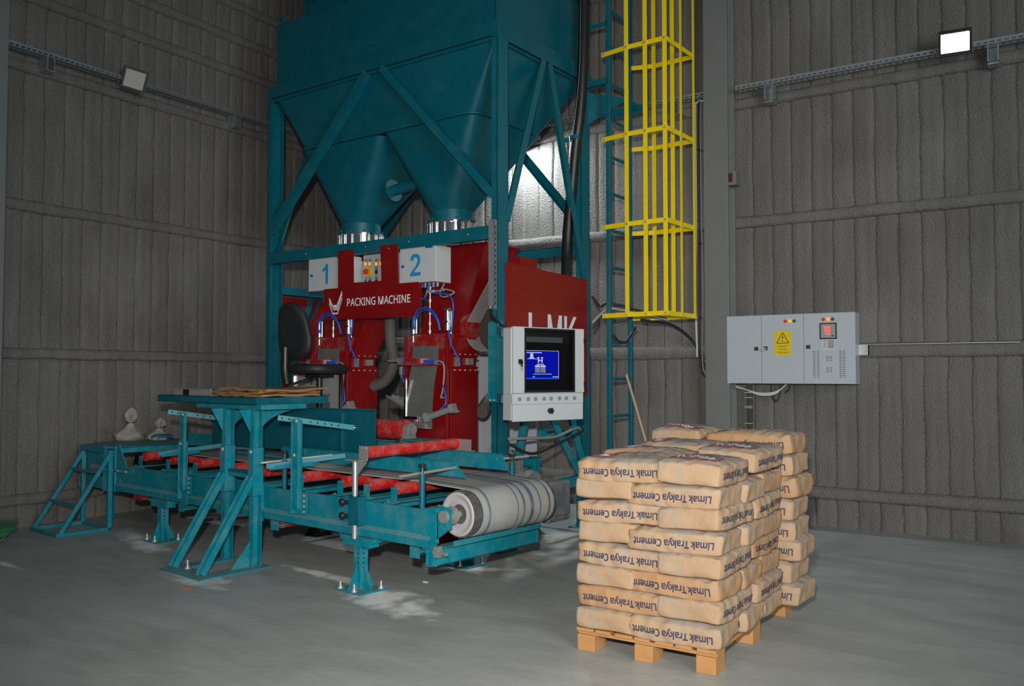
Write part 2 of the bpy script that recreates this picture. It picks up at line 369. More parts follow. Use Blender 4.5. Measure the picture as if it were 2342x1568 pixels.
# ================================================================ THE HALL
WAX, WBY = -8.72, 8.93
def wall_mesh(origin, ux, nrm, length, height, pitch, phase, nv=40):
    b = B(); ux = V(ux); nrm = V(nrm); o = V(origin)
    prof = [(0.0, -0.015), (0.035, -0.013), (0.075, -0.003), (0.13, 0.002), (0.40, 0.003), (0.50, 0.0), (0.60, 0.002), (0.86, 0.003), (0.925, 0.0), (0.965, -0.011)]
    xs = []; k = -1
    while k*pitch+phase < length+pitch:
        for t, d in prof:
            x = (k+t)*pitch+phase
            if 0 <= x <= length: xs.append((x, d))
        k += 1
    rows = []
    for j in range(nv+1):
        z = height*j/nv; r = []
        for x, d in xs:
            w = 0.006*noise.noise(V((x*1.7, z*2.1, 3.3)))+0.004*noise.noise(V((x*9, z*6.5, 1.3)))
            p = o+ux*(x+0.015*noise.noise(V((x*2, z*4, 9.1))))+nrm*(d+w); p.z = z; r.append(p)
        rows.append(r)
    n = len(xs); vs = [p for r in rows for p in r]
    fs = [[j*n+i, j*n+i+1, (j+1)*n+i+1, (j+1)*n+i] for j in range(nv) for i in range(n-1)]
    b.add(vs, fs, True); return b
struct('wall_left', wall_mesh((WAX, -3.0, 0), (0, 1, 0), (1, 0, 0), 12.0, 8.5, 0.2078, 0.06, 70), FOAM)
struct('wall_back', wall_mesh((-8.82, WBY, 0), (1, 0, 0), (0, -1, 0), 14.0, 8.5, 0.2005, 0.03, 70), FOAM)
fb = B(); fb.add([(-9.5, -6, 0), (9, -6, 0), (9, 9.6, 0), (-9.5, 9.6, 0)], [[0, 1, 2, 3]]); struct('floor', fb, FLOOR)
def girt(name, p, q, nrm, z, h=0.10, d=0.05, seed=0.0):
    b = B(); p = V(p); q = V(q); nrm = V(nrm); w = (q-p); n = int(w.length/0.12); rings = []
    for i in range(n+1):
        t = i/n; c = p+w*t; k = t*w.length
        hh = h*(1+0.18*noise.noise(V((k*2.3, seed, 0)))); dz = 0.008*noise.noise(V((k*3.0, seed, 5)))
        prof = [(-0.06, -hh/2-0.012), (d*0.8, -hh/2), (d, -hh/4), (d, hh/5), (d*0.75, hh/2), (-0.06, hh/2+0.03)]
        rings.append([c+nrm*(a*(1+0.15*noise.noise(V((k*5, seed, e*20)))))+V((0, 0, z+e+dz)) for a, e in prof])
    b.ring_loft(rings, smooth=True); return struct(name, b, FOAM)
gi = 1
for z in (0.265, 1.707, 3.18, 4.57, 5.28, 5.70, 6.12):
    girt('trim_%d' % gi, (WAX, -3, 0), (WAX, WBY-0.02, 0), (1, 0, 0), z, 0.10, 0.05, gi*3.1); gi += 1
for z in (0.33, 1.735, 3.095, 4.36, 5.9):
    girt('trim_%d' % gi, (WAX, WBY, 0), (5.3, WBY, 0), (0, -1, 0), z, 0.105 if z != 1.735 else 0.12, 0.06, gi*2.3); gi += 1
def hsteel(name, c0, w, d, tf, tw, ux, uy):
    """foam covered H section column, flange width w along ux, depth d along uy from c0"""
    b = B(); b.ext(c0, (c0[0], c0[1], 8.5), ux, [(-w/2, w/2, 0, tf), (-w/2, w/2, d-tf, d), (-tw/2, tw/2, tf, d-tf)], uy)
    return struct(name, b, CONCOL, 0.008)
hsteel('trim_%d' % gi, (-3.07, 8.66, 0), 0.26, 0.24, 0.035, 0.05, (1, 0, 0), (0, 1, 0)); gi += 1
hsteel('trim_%d' % gi, (-8.00, 3.86, 0), 0.30, 0.42, 0.04, 0.06, (0, 1, 0), (-1, 0, 0)); gi += 1
b = B(); b.bar((-7.95, 3.9, 5.1), (-6.9, 2.6, 8.4), 0.30, 0.3); struct('trim_%d' % gi, b, CONCOL); gi += 1

# ================================================================ CABLE TRAYS, LAMPS, CONDUITS
def tray(x0, x1, y, z, axis, fr_label, extra=None):
    """perforated galvanised cable tray; runs along axis"""
    t = thing('cable_tray', fr_label, 'cable tray', WF, (x0, y, z) if axis == 'x' else (y, x0, z), 'perforated cable trays on the walls')
    b = B(); L = x1-x0; n = int(L/0.055)
    def bx(a0, a1, b0, b1, c0, c1):
        if axis == 'x': b.box(a0, a1, b0, b1, c0, c1)
        else: b.box(-b1+2*y, -b0+2*y, a0, a1, c0, c1)
    # sides with a row of slots: two rails and the webs between slots
    for yy in (y-0.05,):
        bx(x0, x1, yy, yy+0.002, z, z+0.014); bx(x0, x1, yy, yy+0.002, z+0.026, z+0.05)
        for i in range(n+1): bx(x0+i*0.055, x0+i*0.055+0.02, yy, yy+0.002, z+0.014, z+0.026)
    bx(x0, x1, y+0.05, y+0.052, z, z+0.05); bx(x0, x1, y-0.05, y-0.034, z, z+0.002); bx(x0, x1, y+0.034, y+0.05, z, z+0.002)
    for i in range(n+1): bx(x0+i*0.055, x0+i*0.055+0.022, y-0.034, y+0.034, z, z+0.002)
    part('tray_channel', b, GALV, t)
    return t, bx
t, _ = tray(-2.88, 5.2, 8.78, 4.455, 'x', 'slotted galvanised cable tray on the right wall carrying the lit floodlight')
for xx in (-2.53, -0.53, 1.6):
    b = B(); b.box(xx-0.045, xx-0.035, 8.72, 8.86, 4.30, 4.455); b.box(xx+0.035, xx+0.045, 8.72, 8.86, 4.30, 4.455); b.box(xx-0.045, xx+0.045, 8.85, 8.862, 4.27, 4.455); b.box(xx-0.045, xx+0.045, 8.72, 8.86, 4.27, 4.282)
    b.bolt((xx, 8.85, 4.34), (0, -1, 0)); part('bracket', b, GALV, t)
t, _ = tray(-7.9, -3.22, 8.78, 4.455, 'x', 'slotted galvanised cable tray on the back wall behind the silo, left of the column')
for xx in (-3.5, -5.5):
    b = B(); b.box(xx-0.045, xx+0.045, 8.72, 8.86, 4.30, 4.31); b.box(xx-0.005, xx+0.005, 8.72, 8.86, 4.30, 4.455); part('bracket', b, GALV, t)
t, _ = tray(4.15, 8.7, -8.58, 4.675, 'y', 'slotted cable tray on the dark left wall behind the unlit floodlight')
for yy in (4.68, 7.0):
    b = B(); b.box(-8.67, -8.52, yy-0.04, yy-0.03, 4.545, 4.675); b.box(-8.67, -8.52, yy+0.03, yy+0.04, 4.545, 4.675); b.box(-8.67, -8.52, yy-0.04, yy+0.04, 4.535, 4.545); part('bracket', b, GALV, t)
for k, (zz, mm) in enumerate(((4.74, DCABLE), (4.75, GCABLE))):
    b = B(); b.tube([(-8.61+k*0.03, 4.1, zz), (-8.60+k*0.03, 4.9, zz-0.03), (-8.61+k*0.03, 6.2, zz-0.035), (-8.59+k*0.03, 8.4, zz-0.03)], 0.011, 8)
    solo('power_cable', b, mm, ('black cable lying in the tray on the left wall', 'grey cable lying in the tray on the left wall')[k], 'cable', WF, (-8.61, 4.1, zz))
def floodlight(label, c, nrm, up, w, h, on, e=None, arm=None):
    """c centre of the glass, nrm facing direction"""
    nrm = V(nrm).normalized(); up = V(up); up = (up-nrm*up.dot(nrm)).normalized(); r = up.cross(nrm); c = V(c)
    t = thing('floodlight', label, 'floodlight', WF, tuple(c))
    def q(a, b_, d): return c+r*a+up*b_+nrm*d
    b = B(); fw = 0.022
    b.prism([q(-w/2, -h/2, -0.05), q(w/2, -h/2, -0.05), q(w/2, h/2, -0.05), q(-w/2, h/2, -0.05)], nrm*0.045)
    for a0, a1, b0, b1 in ((-w/2, w/2, -h/2, -h/2+fw), (-w/2, w/2, h/2-fw, h/2), (-w/2, -w/2+fw, -h/2+fw, h/2-fw), (w/2-fw, w/2, -h/2+fw, h/2-fw)):
        b.prism([q(a0, b0, -0.005), q(a1, b0, -0.005), q(a1, b1, -0.005), q(a0, b1, -0.005)], nrm*0.010)
    part('housing', b, BLACK, t)
    b = B(); b.prism([q(-w/2+fw, -h/2+fw, -0.004), q(w/2-fw, -h/2+fw, -0.004), q(w/2-fw, h/2-fw, -0.004), q(-w/2+fw, h/2-fw, -0.004)], nrm*0.003)
    part('lamp_glass', b, e if on else LAMPOFF, t)
    b = B(); b.bar(q(-w/2-0.01, 0, -0.03), q(-w/2-0.01, -h/2-0.02, -0.09), 0.02, 0.004, tuple(r)); b.bar(q(w/2+0.01, 0, -0.03), q(w/2+0.01, -h/2-0.02, -0.09), 0.02, 0.004, tuple(r))
    b.bar(q(-w/2-0.01, -h/2-0.02, -0.09), q(w/2+0.01, -h/2-0.02, -0.09), 0.02, 0.004)
    if arm: b.bar(q(0, 0, -0.05), tuple(arm), 0.03, 0.03)
    part('bracket', b, GALV, t)
    return t
floodlight('lit white floodlight glaring on the right wall tray', (-0.82, 8.62, 4.49), (0.10, -0.85, -0.5), (0, 0, 1), 0.27, 0.21, True, LAMPON, arm=(-0.82, 8.73, 4.49))
floodlight('unlit square floodlight with black frame on the dark left wall', (-8.45, 5.55, 4.69), (0.92, -0.42, -0.42), (0.12, 0.10, 1), 0.245, 0.23, False, arm=(-8.57, 5.55, 4.70))
floodlight('floodlight on the back wall lighting the foam behind the silo', (-5.52, 8.64, 4.30), (0.25, -0.12, -0.95), (0, -1, 0.3), 0.28, 0.22, True, LAMPON2, arm=(-5.52, 8.9, 4.40))
for k, (dx, r, mm, lb) in enumerate(((0.0, 0.012, WCABLE, 'pale conduit running down left of the column'), (0.035, 0.010, DCABLE, 'dark cable running down beside the column'), (0.06, 0.010, GCABLE, 'grey conduit closest to the column, bent at the top'))):
    b = B(); x = -3.34+dx
    b.tube([(-3.22, 8.80, 4.43), (x+0.02, 8.80, 4.42), (x, 8.80, 4.30), (x, 8.80, 3.2), (x+0.012*(k-1), 8.80, 2.4), (x, 8.80, 1.75 if k == 0 else 1.62), (x+(0 if k == 0 else 0.09), 8.80, 1.70 if k == 0 else 1.45)], r, 8)
    if k < 2:
        for zz in (3.9, 2.9, 2.1): b.box(x-0.02, x+0.02, 8.785, 8.87, zz, zz+0.015)
    solo('conduit', b, mm, lb, 'conduit', WF, (x, 8.80, 1.7))
b = B(); b.tube([(-3.62, 8.0, 2.05), (-3.5, 8.5, 2.02), (-3.38, 8.80, 1.85), (-3.28, 8.81, 1.62), (-3.2, 8.82, 1.5)], 0.016, 8); solo('cable_bundle', b, DCABLE, 'black cable bundle hanging from the cage bottom to the column', 'cable', WF, (-3.62, 8.0, 2.05))
t = thing('alarm_sounder', 'small grey box with a dark red face high on the column edge', 'alarm', WF, (-2.93, 8.75, 3.5))
b = B(); b.box(-2.94, -2.86, 8.68, 8.80, 3.46, 3.60); part('housing', b, CONCOL, t)
b = B(); b.box(-2.95, -2.90, 8.672, 8.68, 3.49, 3.585); part('face', b, mat('dark_red_face', (0.09, 0.01, 0.01), 0.5), t)

# ================================================================ ELECTRICAL CABINET ON THE BACK WALL
t = thing('electrical_cabinet', 'grey three-door electrical cabinet on the right wall with a yellow danger sign', 'electrical cabinet', WF, (-2.35, 8.80, 1.41))
x0, x1, x2, x3 = -2.965, -2.608, -2.193, -1.716; zb, zt = 1.412, 2.100; yf = 8.65
b = B(); b.box(x0, x3, yf+0.018, 8.86, zb, zt); part('cabinet_body', b, GREYC, t, bevel=0.003)
doors = []
for a0, a1 in ((x0, x1), (x1, x2), (x2, x3)):
    b = B(); b.box(a0+0.002, a1-0.002, yf, yf+0.016, zb+0.002, zt-0.002); doors.append(part('door', b, GREYC, t, bevel=0.003))
for d, (lx, lz) in zip(doors, ((x1-0.05, 1.762), (x1+0.045, 1.765), (x2+0.045, 1.772))):
    b = B(); b.box(lx-0.018, lx+0.018, yf-0.008, yf, lz-0.018, lz+0.018); lk = part('lock', b, BLACK, d)
    b = B(); b.cyl((lx, yf-0.011, lz), (lx, yf-0.007, lz), 0.009, 12); part('lock_barrel', b, CHROME, d)
b = B(); b.cyl((x1+0.045, yf-0.03, 1.765), (x1+0.045, yf-0.01, 1.765), 0.004, 8); b.box(x1+0.012, x1+0.045, yf-0.034, yf-0.03, 1.735, 1.768); part('key', b, STEEL, doors[1])
for d, cx, cz in ((doors[1], -2.365, 2.030), (doors[2], -2.002, 2.036)):
    for k, mm in enumerate((LEDR, LEDO, LEDG)):
        b = B(); b.cyl((cx+k*0.043, yf, cz), (cx+k*0.043, yf-0.010, cz), 0.016, 16); b.sphere((cx+k*0.043, yf-0.010, cz), 0.013, 0.008, 0.013); part('indicator_lamp', b, mm, d, ('red lamp', 'glowing orange lamp', 'green lamp')[k])
b = B(); b.box(-2.477, -2.315, yf-0.002, yf, 1.690, 1.935); sg = part('warning_sign', b, SIGNY, doors[1])
b = B(); ys = yf-0.0035
def triring(b, cx, z0, z1, hw, wd, y):
    P = [(cx-hw, z0), (cx+hw, z0), (cx, z1)]; gx, gz = cx, z0+(z1-z0)/3; k = 1-wd
    Q = [(gx+(a-gx)*k, gz+(c-gz)*k) for a, c in P]
    for i in range(3):
        j = (i+1) % 3; b.add([(P[i][0], y, P[i][1]), (P[j][0], y, P[j][1]), (Q[j][0], y, Q[j][1]), (Q[i][0], y, Q[i][1])], [[0, 1, 2, 3]])
triring(b, -2.395, 1.812, 1.925, 0.064, 0.16, ys)
b.add([(-2.392, ys, 1.895), (-2.402, ys, 1.863), (-2.392, ys, 1.865), (-2.399, ys, 1.836), (-2.383, ys, 1.875), (-2.393, ys, 1.872)], [[0, 1, 2, 5], [2, 3, 4, 5]])
b.add([(-2.405, ys, 1.842), (-2.391, ys, 1.842), (-2.400, ys, 1.826)], [[0, 1, 2]])
for k, s_ in enumerate(('D\u0130KKAT', '\u00d6L\u00dcM', 'TEHL\u0130KES\u0130')):
    text(b, s_, (-2.395, ys, 1.785-k*0.031), (1, 0, 0), (0, 0, 1), 0.03, fit=((0.095, 0.07, 0.118)[k], 0.019))
part('sign_print', b, BLACK, sg)
b = B(); b.box(-2.035, -1.880, yf-0.014, yf, 1.845, 2.000); pm = part('power_meter', b, BEZEL, doors[2])
b = B(); b.box(-2.026, -1.889, yf-0.0155, yf-0.014, 1.855, 1.990); part('meter_face', b, mat('meter_face_grey', (0.30, 0.29, 0.30), 0.5), pm)
b = B()
for k in range(3): text(b, ('398', '399', '400')[k], (-1.968, yf-0.0165, 1.958-k*0.031), (1, 0, 0), (0, 0, 1), 0.03, 0.0006, fit=(0.062, 0.025))
part('meter_digits', b, DIGIT, pm)
b = B(); b.box(-1.925, -1.905, yf-0.0165, yf-0.015, 1.868, 1.884); part('meter_button', b, BTUBE, pm)
b = B(); b.box(-2.018, -1.902, yf-0.0015, yf, 1.745, 1.843); lb_ = part('rating_label', b, mat('label_white', (0.62, 0.62, 0.64), 0.6), doors[2])
b = B()
for k in range(6): b.box(-2.008, -1.975, yf-0.0025, yf-0.0018, 1.830-k*0.014, 1.836-k*0.014); b.box(-1.965, -1.908, yf-0.0025, yf-0.0018, 1.826-k*0.014, 1.836-k*0.014)
part('label_print', b, mat('label_grey', (0.2, 0.2, 0.21), 0.6), lb_)
b = B()
for k in range(15):
    for xx in (-2.105, -2.068, -1.860, -1.828): b.box(xx, xx+0.022, yf-0.0015, yf+0.001, 1.725-k*0.0178, 1.730-k*0.0178)
for k in range(3):
    for xx in (-1.98, -1.948):
        b.box(xx, xx+0.022, yf-0.0015, yf+0.001, 1.672-k*0.018, 1.677-k*0.018); b.box(xx, xx+0.022, yf-0.0015, yf+0.001, 1.565-k*0.018, 1.570-k*0.018)
part('vent_slots', b, DARKIN, doors[2])
b = B()
for k in range(4): b.tube([(-2.80+0.012*k, 8.79, 1.41), (-2.79+0.012*k, 8.79, 1.2), (-2.80+0.012*k, 8.79, 0.6), (-2.79+0.012*k, 8.79, 0.01)], 0.0115, 8)
solo('cable_bundle', b, DCABLE, 'thick black cable bundle dropping from the cabinet to the floor', 'cable', WF, (-2.8, 8.79, 0))
for k, zz in enumerate((1.315, 1.265, 1.175, 1.160, 1.0)):
    b = B(); b.box(-2.825, -2.745, 8.772, 8.808, zz, zz+0.006); solo('cable_tie', b, WCABLE, 'white cable tie %s around the black bundle under the cabinet' % ('highest', 'second from the top', 'third from the top', 'fourth from the top', 'lowest')[k], 'cable tie', WF, (-2.785, 8.79, zz), 'cable ties on the bundle')
b = B()
for k in range(3): b.tube([(-2.92, 8.80, 1.370+k*0.008), (-2.80, 8.77, 1.345), (-2.66, 8.76, 1.315-k*0.010), (-2.52, 8.77, 1.325-k*0.010), (-2.44, 8.79, 1.37), (-2.40, 8.80, 1.415)], 0.007, 8)
solo('cable_loop', b, WCABLE, 'white cables sagging in a loop under the cabinet', 'cable', WF, (-2.6, 8.77, 1.37))
b = B(); b.tube([(-2.56, 8.79, 1.415), (-2.545, 8.78, 1.30), (-2.51, 8.77, 1.235), (-2.475, 8.78, 1.28), (-2.46, 8.79, 1.415)], 0.010, 8); b.tube([(-2.37, 8.80, 1.415), (-2.38, 8.80, 1.36), (-2.42, 8.80, 1.32)], 0.008, 8)
solo('cable_loop', b, DCABLE, 'black cable hanging in a narrow loop under the cabinet', 'cable', WF, (-2.5, 8.78, 1.3))
b = B(); b.box(-1.72, -1.63, 8.82, 8.868, 1.69, 1.79); b.box(-1.635, -1.63, 8.80, 8.868, 1.69, 1.79); b.box(-1.69, -0.37, 8.82, 8.868, 1.789, 1.793)
solo('steel_rail', b, GALV, 'bare steel rail edge on the wall girt right of the cabinet', 'rail', WF, (-1.7, 8.82, 1.69))

# ================================================================ SILO WITH TWIN HOPPERS (machine frame)
silo = thing('cement_silo', 'tall teal twin-cone cement silo on a braced steel frame', 'silo', MF, (-1.53, 0.77, 0))
WX0, WX1, LY = -3.073, 0.0, 1.545
ZB, ZT = 4.45, 4.56
def upn(b, x, y, z0, z1, fx, h=0.16, w=0.065, t=0.009, hy=1):
    """channel post: web in the yz plane, flanges towards fx"""
    xa, xb = (x, x+w) if fx > 0 else (x-w, x)
    wb = (x, x+t) if fx > 0 else (x-t, x)
    b.box(wb[0], wb[1], y, y+h, z0, z1); b.box(xa, xb, y, y+t, z0, z1); b.box(xa, xb, y+h-t, y+h, z0, z1)
for x, y, fx in ((WX0, 0, 1), (WX1, 0, -1), (WX0, LY-0.16, 1), (WX1, LY-0.16, -1)):
    b = B(); upn(b, x, y, 0.012, ZT-0.02, fx); p = part('post', b, TEAL, silo)
    b = B(); cx = x+0.033*fx; b.box(cx-0.11, cx+0.11, y-0.03, y+0.19, 0, 0.012)
    for s in (-1, 1): b.prism([(cx+s*0.033, y+0.07, 0.012), (cx+s*0.09, y+0.07, 0.012), (cx+s*0.033, y+0.07, 0.15)], (0, 0.01, 0))
    b.bolt((cx+0.085, y+0.0, 0.012), (0, 0, 1), 0.012, 0.05); b.bolt((cx-0.085, y+0.16, 0.012), (0, 0, 1), 0.012, 0.05)
    part('foot_plate', b, TEALD, p)
b = B(); b.box(WX0-0.002, WX1+0.002, -0.003, 0.012, ZB, ZT+0.022); b.box(WX0, WX1, 0.0, 0.07, ZB, ZB+0.009); b.box(WX0, WX1, 0.0, 0.07, ZT+0.01, ZT+0.02)
part('top_beam', b, TEALB, silo)
b = B(); b.box(WX0, WX1, LY-0.012, LY, ZB, ZT+0.02); part('top_beam', b, TEALB, silo)
for x, s in ((WX0, 1), (WX1, -1)):
    b = B(); xx = sorted((x, x+s*0.012)); b.box(min(x-s*0.003, x+s*0.012), max(x-s*0.003, x+s*0.012), -0.002, LY, ZB-0.02, ZT+0.02); xx = sorted((x, x+s*0.07)); b.box(xx[0], xx[1], 0.0, LY, ZB-0.02, ZB-0.011)
    part('top_beam', b, TEALB, silo)
# cross beams
b = B(); b.box(WX0+0.07, WX1-0.07, -0.006, 0.002, 2.675, 2.790); b.box(WX0+0.07, WX1-0.07, 0, 0.06, 2.675, 2.683); b.box(WX0+0.07, WX1-0.07, 0, 0.06, 2.782, 2.790)
cb = part('cross_beam', b, TEAL, silo)
b = B()
for xx in (-2.45, -1.6, -1.03, -0.33): b.bolt((xx, -0.006, 2.735), (0, -1, 0), 0.008, 0.006)
pieces('bolt', b, CHROME, cb)
b = B(); b.box(WX0+0.06, WX1-0.06, LY-0.10, LY-0.09, 2.70, 2.80); b.box(WX0+0.06, WX1-0.06, LY-0.10, LY-0.04, 2.79, 2.80); part('cross_beam', b, TEAL, silo)
b = B(); b.box(WX0, WX0+0.06, 0.16, LY-0.16, 2.36, 2.45); b.box(WX0, WX0+0.10, 0.16, LY-0.16, 2.36, 2.366); part('cross_beam', b, TEAL, silo)
for x, s in ((WX0, 1), (WX1, -1)):
    b = B(); xx = sorted((x, x+s*0.01)); b.box(xx[0], xx[1], 0.05, LY-0.05, 0.42, 0.525); xx = sorted((x, x+s*0.06)); b.box(xx[0], xx[1], 0.05, LY-0.05, 0.517, 0.525)
    b.bolt((x, LY-0.1, 0.49), (-s, 0, 0), 0.008, 0.006); b.bolt((x, LY-0.1, 0.44), (-s, 0, 0), 0.008, 0.006)
    part('cross_beam', b, TEALD, silo)
b = B(); b.box(WX0, WX1, LY-0.06, LY-0.05, 0.86, 0.95); part('cross_beam', b, TEALD, silo)
# diagonal braces (angle sections)
def angle(b, p, q, n1, w=0.075, t=0.007):
    p = V(p); q = V(q); d = (q-p).normalized(); n1 = V(n1); s = d.cross(n1).normalized()
    b.ext(p, q, s, [(-w/2, w/2, 0, t)], n1); b.ext(p, q, s, [(-w/2, -w/2+t, -w, 0)], n1)
for p, q, n1 in (((-1.60, 0.0, ZB), (-3.03, 0.0, 3.02), (0, -1, 0)), ((-1.40, 0.0, ZB), (-0.05, 0.0, 3.05), (0, -1, 0)),
                 ((0.0, 0.72, ZB-0.02), (0.0, 0.14, 2.85), (1, 0, 0)), ((0.0, 0.82, ZB-0.02), (0.0, 1.44, 2.45), (1, 0, 0)),
                 ((-1.60, LY, ZB), (-3.03, LY, 3.0), (0, 1, 0)), ((-1.35, LY, ZB), (-0.05, LY, 2.95), (0, 1, 0)),
                 ((WX0, 0.72, ZB), (WX0, 0.12, 2.80), (-1, 0, 0)), ((WX0, 0.82, ZB), (WX0, 1.44, 2.45), (-1, 0, 0)),
                 ((0.0, 0.48, 1.30), (0.0, 0.27, 0.62), (1, 0, 0)), ((0.0, 0.80, 1.15), (0.0, 1.42, 0.45), (1, 0, 0)), ((0.0, 1.15, 1.2), (0.0, 1.44, 0.56), (1, 0, 0)),
                 ((WX0, 0.75, 2.36), (WX0, 0.22, 1.50), (-1, 0, 0))):
    b = B(); angle(b, p, q, n1); part('brace', b, TEAL if p[2] > 2 else TEALD, silo)
b = B(); b.bar((WX0+0.02, 0.60, 2.36), (WX0+0.02, 0.30, 1.45), 0.07, 0.01, (1, 0, 0)); part('brace', b, TEAL, silo)
# bin above the beams
BX0, BX1, BY0, BY1 = -2.985, -0.05, 0.04, LY-0.04
b = B(); t_ = 0.006
for r in ((BX0, BX1, BY0, BY0+t_), (BX0, BX1, BY1-t_, BY1), (BX0, BX0+t_, BY0, BY1), (BX1-t_, BX1, BY0, BY1)): b.box(*r, ZB, 5.25)
b.box(BX0, BX1, BY0, BY1, 5.246, 5.25)
bn = part('bin_wall', b, TEALB, silo)
b = B(); b.box(BX0-0.012, BX1+0.012, BY0-0.02, BY0, ZB-0.03, ZB+0.02); b.box(BX1, BX1+0.02, BY0-0.02, BY1, ZB-0.04, ZB+0.02); part('bin_rim', b, TEALB, silo)
for x, y in ((BX0+0.06, BY0), (BX1-0.06, BY1-0.01)):
    b = B(); b.box(x-0.035, x+0.035, y, y+0.01, 5.25, 5.31); b.cyl((x, y, 5.31), (x, y+0.01, 5.31), 0.035, 16); part('lifting_lug', b, TEAL, silo)
b = B(); b.box(-2.60, -0.60, 0.12, 1.42, 5.25, 6.6); part('filter_housing', b, TEALB, silo)
b = B(); b.box(-2.64, -0.56, 0.09, 1.45, 5.42, 5.43); b.box(-2.64, -2.60, 0.10, 0.11, 5.25, 6.6)
for k in range(10): b.bolt((-2.62, 0.10, 5.47+k*0.11), (0, -1, 0), 0.012, 0.015)
part('filter_flange', b, TEALB, silo)
# hopper shells: rectangle -> rounded rectangle at the flange -> two cones
def rrect(cx, cy, hx, hy, r, z, n=8):
    pts = []
    for sx, sy, a0 in ((1, 1, 0), (-1, 1, 90), (-1, -1, 180), (1, -1, 270)):
        for k in range(n+1):
            a = math.radians(a0+90*k/n); pts.append(V((cx+sx*(hx-r)+r*math.cos(a), cy+sy*(hy-r)+r*math.sin(a), z)))
    return pts
FX0, FX1, FY0, FY1, FZ = -2.70, -0.36, 0.14, 1.20, 3.86
b = B(); fcx, fcy = (FX0+FX1)/2, (FY0+FY1)/2
b.ring_loft([rrect((BX0+BX1)/2, (BY0+BY1)/2, (BX1-BX0)/2, (BY1-BY0)/2, 0.01, ZB), rrect(fcx, fcy, (FX1-FX0)/2, (FY1-FY0)/2, 0.13, FZ)], cap=False, smooth=True)
hp = part('upper_hopper', b, TEALB, silo)
b = B(); ring0 = rrect(fcx, fcy, (FX1-FX0)/2, (FY1-FY0)/2, 0.13, FZ-0.006); ring1 = rrect(fcx, fcy, (FX1-FX0)/2+0.05, (FY1-FY0)/2+0.05, 0.17, FZ-0.006)
b.ring_loft([[p.copy() for p in ring0], ring1, [p+V((0, 0, 0.012)) for p in ring1], [p+V((0, 0, 0.012)) for p in ring0]], cap=False, smooth=False, closed=True)
part('flange_ring', b, TEAL, silo)
SPX = (-2.17, -0.925); SPY = 0.50; mid = (FX0+FX1)/2
for k, (a0, a1) in enumerate(((FX0, mid), (mid, FX1))):
    cx = SPX[k]; b = B(); n = 8; rr = 0.20
    hx = (a1-a0)/2; top = rrect((a0+a1)/2, fcy, hx, (FY1-FY0)/2, 0.10, FZ-0.006, n)
    bot = [V((cx+rr*math.cos(math.radians(q0+90*j/n)), SPY+rr*math.sin(math.radians(q0+90*j/n)), 3.06)) for q0 in (0, 90, 180, 270) for j in range(n+1)]
    b.ring_loft([top, bot], cap=False, smooth=True); cn = part('hopper_cone', b, TEALB, silo)
    b = B(); b.cyl((cx, SPY, 3.07), (cx, SPY, 2.965), 0.205, 32); b.cyl((cx, SPY, 2.975), (cx, SPY, 2.962), 0.235, 32)
    for j in range(10): a = j*math.pi/5; b.bolt((cx+0.222*math.cos(a), SPY+0.222*math.sin(a), 2.975), (0, 0, 1), 0.009, 0.02)
    b.box(cx+0.19, cx+0.225, SPY-0.02, SPY+0.02, 2.98, 3.06)
    part('outlet', b, TEAL, silo)
    b = B(); b.cyl((cx, SPY, 2.960), (cx, SPY, 2.945), 0.245, 32); b.cyl((cx, SPY, 2.945), (cx, SPY, 2.80), 0.225, 32)
    for j in range(16): a = j*math.pi/8; b.cyl((cx+0.236*math.cos(a), SPY+0.236*math.sin(a), 2.944), (cx+0.236*math.cos(a), SPY+0.236*math.sin(a), 2.82), 0.010, 8)
    part('valve_collar', b, CHROME, silo)
b = B(); b.cyl((-1.62, 0.42, 3.36), (-1.18, 0.42, 3.40), 0.055, 20); b.cyl((-1.62, 0.42, 3.36), (-1.635, 0.42, 3.358), 0.115, 20)
b.bolt((-1.63, 0.36, 3.30), (-1, 0, 0), 0.01, 0.02); part('side_port', b, TEAL, silo)

# ---------------------------------------------------------------- ladder with safety cage
lad = thing('caged_ladder', 'teal ladder with a bright yellow safety cage right of the silo', 'ladder', MF, (0.25, 1.72, 0))
YR0, YR1, LXX = 1.50, 1.935, 0.245
for y in (YR0, YR1):
    b = B(); b.box(LXX-0.02, LXX+0.02, y-0.02, y+0.02, 0.0, 7.5); part('rail', b, TEAL, lad, bevel=0.004)
z = 0.365
while z < 7.4:
    b = B(); b.cyl((LXX, YR0, z), (LXX, YR1, z), 0.016, 12); part('rung', b, TEAL, lad); z += 0.3655
HZ = (2.075, 2.946, 3.816, 4.663, 5.51, 6.36)
for z in HZ:
    b = B(); P = [(LXX-0.06, YR0-0.028), (0.49, 1.425), (0.905, 1.425), (0.915, 2.03), (0.47, 2.04), (LXX-0.0, YR1+0.028)]
    for i in range(5):
        p, q = V((*P[i], z)), V((*P[i+1], z)); d = (q-p).normalized()
        b.ext(p, q, (0, 0, 1), [(-0.022, 0.022, -0.003, 0.003)])
    h = part('cage_hoop', b, YEL, lad)
    b = B()
    for x, y in ((LXX-0.03, YR0-0.03), (0.49, 1.418), (0.69, 1.418), (0.895, 1.418)): b.bolt((x, y-0.004, z), (0, -1, 0), 0.009, 0.008)
    for y in (1.72,): b.bolt((0.918, y, z), (1, 0, 0), 0.009, 0.008)
    pieces('bolt', b, STEEL, h)
